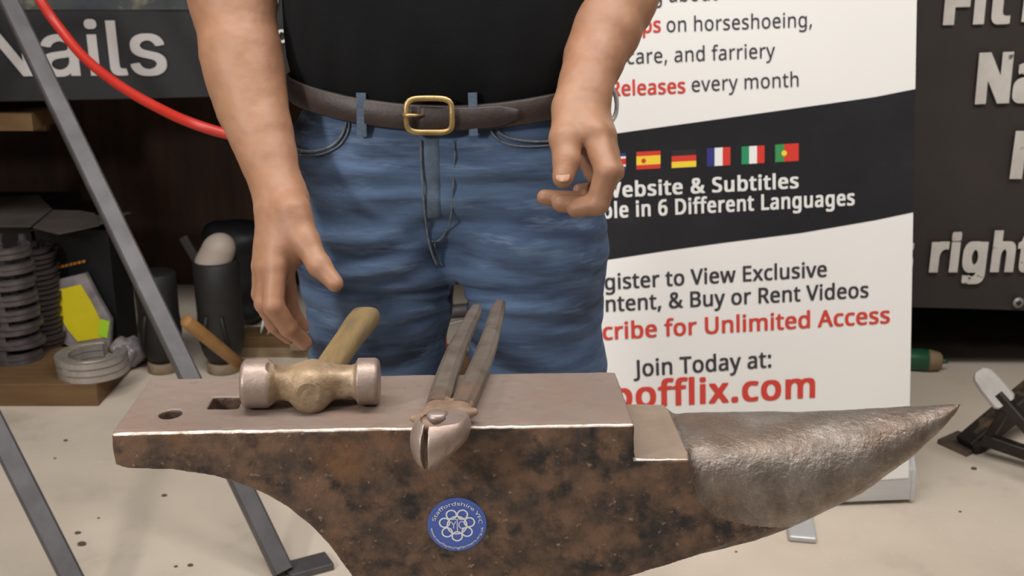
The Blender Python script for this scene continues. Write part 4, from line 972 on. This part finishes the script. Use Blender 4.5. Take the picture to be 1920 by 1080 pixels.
# dark boots on pale soles
def boot_form(px, py, y_off, hgt, rad, label, dome):
    f0 = at_h(px, py, 0); f0[1] += y_off; t = thing('work_boot', (f0[0], f0[1], 0), label, 'boot')
    mk('sole', *tube_geo([f0+ez*.0, f0+ez*.004, f0+ez*.028, f0+ez*.032], [rad*.70, rad*.76, rad*.76, rad*.70], 28, flat=1), 'sole', t, True)
    pr_ = [(.030, .62), (.06, .85), (.10, 1.0), (.14, 1.05), (.18, .98), (.24, 1.0), (hgt, 1.0), (hgt+.006, .92)]
    sh = mk('shaft', *tube_geo([f0+ez*z for z, _ in pr_], [rad*k_ for _, k_ in pr_], 28), 'rubber', t, True)
    for a in (-.5, .45): mk('strap', *tube_geo([f0+np.array([a*rad*1.1, -rad*.95, .10]), f0+np.array([a*rad*.9, -rad*1.0, .15]), f0+np.array([a*rad*.7, -rad*.95, .19])], .006, 8), 'rubber', sh, True)
    if dome:
        fd = Field(f0+np.array([-.09, -.09, hgt-.01]), f0+np.array([.09, .09, hgt+.14]), .003); fd.cap(f0+np.array([-.006, 0, hgt]), f0+np.array([.006, 0, hgt+.038]), rad*.82, rad*.74, .01)
        V, F = fd.mesh(); V[:, 0] += (V[:, 2]-f0[2]-hgt)*.12; o = mk('liner', V, F, 'cream', t, True); o['label'] = 'rounded cream-coloured liner'
    mk('tongue', *rbox_geo(f0+np.array([-rad*1.05, .01, hgt+.03]), (.028, .02, .10), .006, np.array(Matrix.Rotation(-.45, 3, 'Y'))), 'rubber', t)
boot_form(413, 706, .05, .335, .066, 'dark work boot with rounded cream liner standing behind the anvil heel', True)
boot_form(298, 706, .05, .30, .060, 'dark work boot on a tan sole left of the slanting steel leg', False)
# hammer with round tan handle
ha = at_y(347, 600, 2.66); hb2 = at_h(474, 694, .05)
hb2 = at_h(470, 700, .05); h2 = thing('hammer', (hb2[0], hb2[1], 0), 'hammer with round tan handle propped on the floor behind the anvil', 'hammer')
mk('handle', *tube_geo([ha, ha+(hb2-ha)*.02, ha+(hb2-ha)*.5, hb2], [.013, .0175, .0175, .0165], 20), 'tan_handle', h2, True)
mk('hammer_head', *rbox_geo(hb2+np.array([.008, .0, -.012]), (.045, .11, .045), .006), 'shoe_dark', h2)
# timber offcuts with two nails
wz = at_h(505, 690, 0)
def timber(name, x0, x1, yt, yb, Y, m, label, zlo=None):
    a = at_y(x0, yb, Y); b = at_y(x1, yt, Y); z0 = a[2] if zlo is None else zlo
    o = mk(name, *rbox_geo(((a[0]+b[0])/2, Y+.05, (z0+b[2])/2), (b[0]-a[0], .10, b[2]-z0), .003), m, loc=((a[0]+b[0])/2, Y+.05, z0)); return tag(o, label, 'timber'), b[2]
YT = 3.16
z1 = 0
t1b, z1b = timber('timber_offcut', 440, 578, 652, 668, YT, 'paletimber', 'pale timber batten under the brown one behind the hammer', zlo=z1)
t2, z2 = timber('timber_offcut', 447, 545, 632, 645, YT, 'pine', 'upper brown timber batten under the reaching hand', zlo=z1b)
t3, z3 = timber('timber_offcut', 543, 572, 643, 655, YT-.03, 'paletimber', 'small pale wood block at the end of the brown batten', zlo=z1b)
for x in (489, 503):
    a = at_y(x, 634, YT+.02); a[2] = z2; b = at_y(x+5, 600 if x < 495 else 606, YT+.02); o = mk('white_rod', *tube_geo([a, b], .0033, 10), 'ink_white', loc=a, smooth=True); tag(o, ('left' if x < 495 else 'right')+' of two thin white rods standing on the timber', 'rod', 'white rods')
# bag behind boots, things seen between the legs
fb = at_y(445, 440, 3.5); ff = Field(fb+np.array([-.14, -.09, -.55]), fb+np.array([.16, .09, .12]), .012)
ff.ell(fb+np.array([0, 0, -.02]), (.115, .07, .075), .03); ff.cap(fb+np.array([0, .0, -.08]), fb+np.array([0, 0, -.34]), .08, .09, .05)
zmin = 0; V, F = ff.mesh(); V = V+vnormals(V, F)*(vnoise(V, 14, 3)*.012)[:, None]; V[:, 2] -= V[:, 2].min(); V[:, 2] *= (fb[2]+.05)/V[:, 2].max()
o = mk('tool_bag', V, F, 'card_black', loc=(fb[0], fb[1], 0), smooth=True); tag(o, 'dark soft bag standing under the workbench behind the boots', 'bag')
YG = 3.0
gp = thing('steel_pipe', (at_y(855, 590, YG)[0], YG, 0), 'grey steel pipe seen between the legs of the jeans', 'pipe')
a = at_y(800, 588, YG); b = at_y(925, 578, YG)
mk('pipe_tube', *tube_geo([a, b], .021, 18), 'steel_tube', gp, True)
for p in (a+(b-a)*.05, b-(b-a)*.05): mk('support', *bar_geo(np.array([p[0], YG+.01, 0]), np.array([p[0], YG+.01, p[2]-.018]), .02, .02, up=(0, 1, 0)), 'black_steel', gp)
ya = at_h(840, 672, 0)
o = mk('wooden_wedge', *rbox_geo((at_y(842, 660, 2.9)[0], 2.95, .05), (.10, .12, .10), .004, np.array(Matrix.Rotation(.3, 3, 'Z'))), 'pine', loc=(ya[0], 2.95, 0)); tag(o, 'pale wooden wedge on the floor seen between the trouser legs', 'wedge')
o = mk('steel_strip', *bar_geo(at_y(822, 612, YG-.04), at_y(868, 600, YG-.04), .02, .006), 'shoe_alu', loc=at_y(822, 612, YG-.04)); tag(o, 'pale thin steel strip resting against the pipe between the legs', 'strip')
# crumbs on the floor
CL = ['dark crumb on the floor below the pine beam, upper of two', 'faint crumb on the floor just below the upper one near the beam', 'round dark crumb on the floor under the anvil heel',
      'largest dark crumb on the floor beside the lower left steel leg', 'flat pale crumb just above the largest one by the lower left leg', 'small crumb at the bottom edge left of the foot plate, left of a pair',
      'small crumb at the bottom edge left of the foot plate, right of a pair', 'tiny faint crumb on the floor halfway between steel leg and anvil heel', 'dark crumb on the floor below the hoof stand foot plate',
      'tiny crumb on the floor below the horn at the bottom edge', 'tiny crumb on the floor at lower right of the banner cassette']
for i, (x, y, s_) in enumerate(((123, 827, .008), (103, 860, .006), (308, 930, .009), (153, 1022, .013), (146, 1000, .009), (330, 1063, .007), (357, 1061, .009), (185, 972, .005), (1826, 880, .010), (1380, 1035, .005), (1800, 960, .005))):
    p = at_h(x, y, 0); bm = bmesh.new(); bmesh.ops.create_icosphere(bm, subdivisions=2, radius=s_*.7)
    V = np.array([v.co[:] for v in bm.verts]); F_ = [tuple(v.index for v in f.verts) for f in bm.faces]; bm.free()
    V = V*[1, .8, .35]*(1+.25*vnoise(V, 120, i))[:, None]; V = V+[p[0], p[1], -V[:, 2].min()]
    o = mk('crumb', V, F_, 'debris', loc=(p[0], p[1], 0)); tag(o, CL[i], 'debris', 'crumbs on the floor')
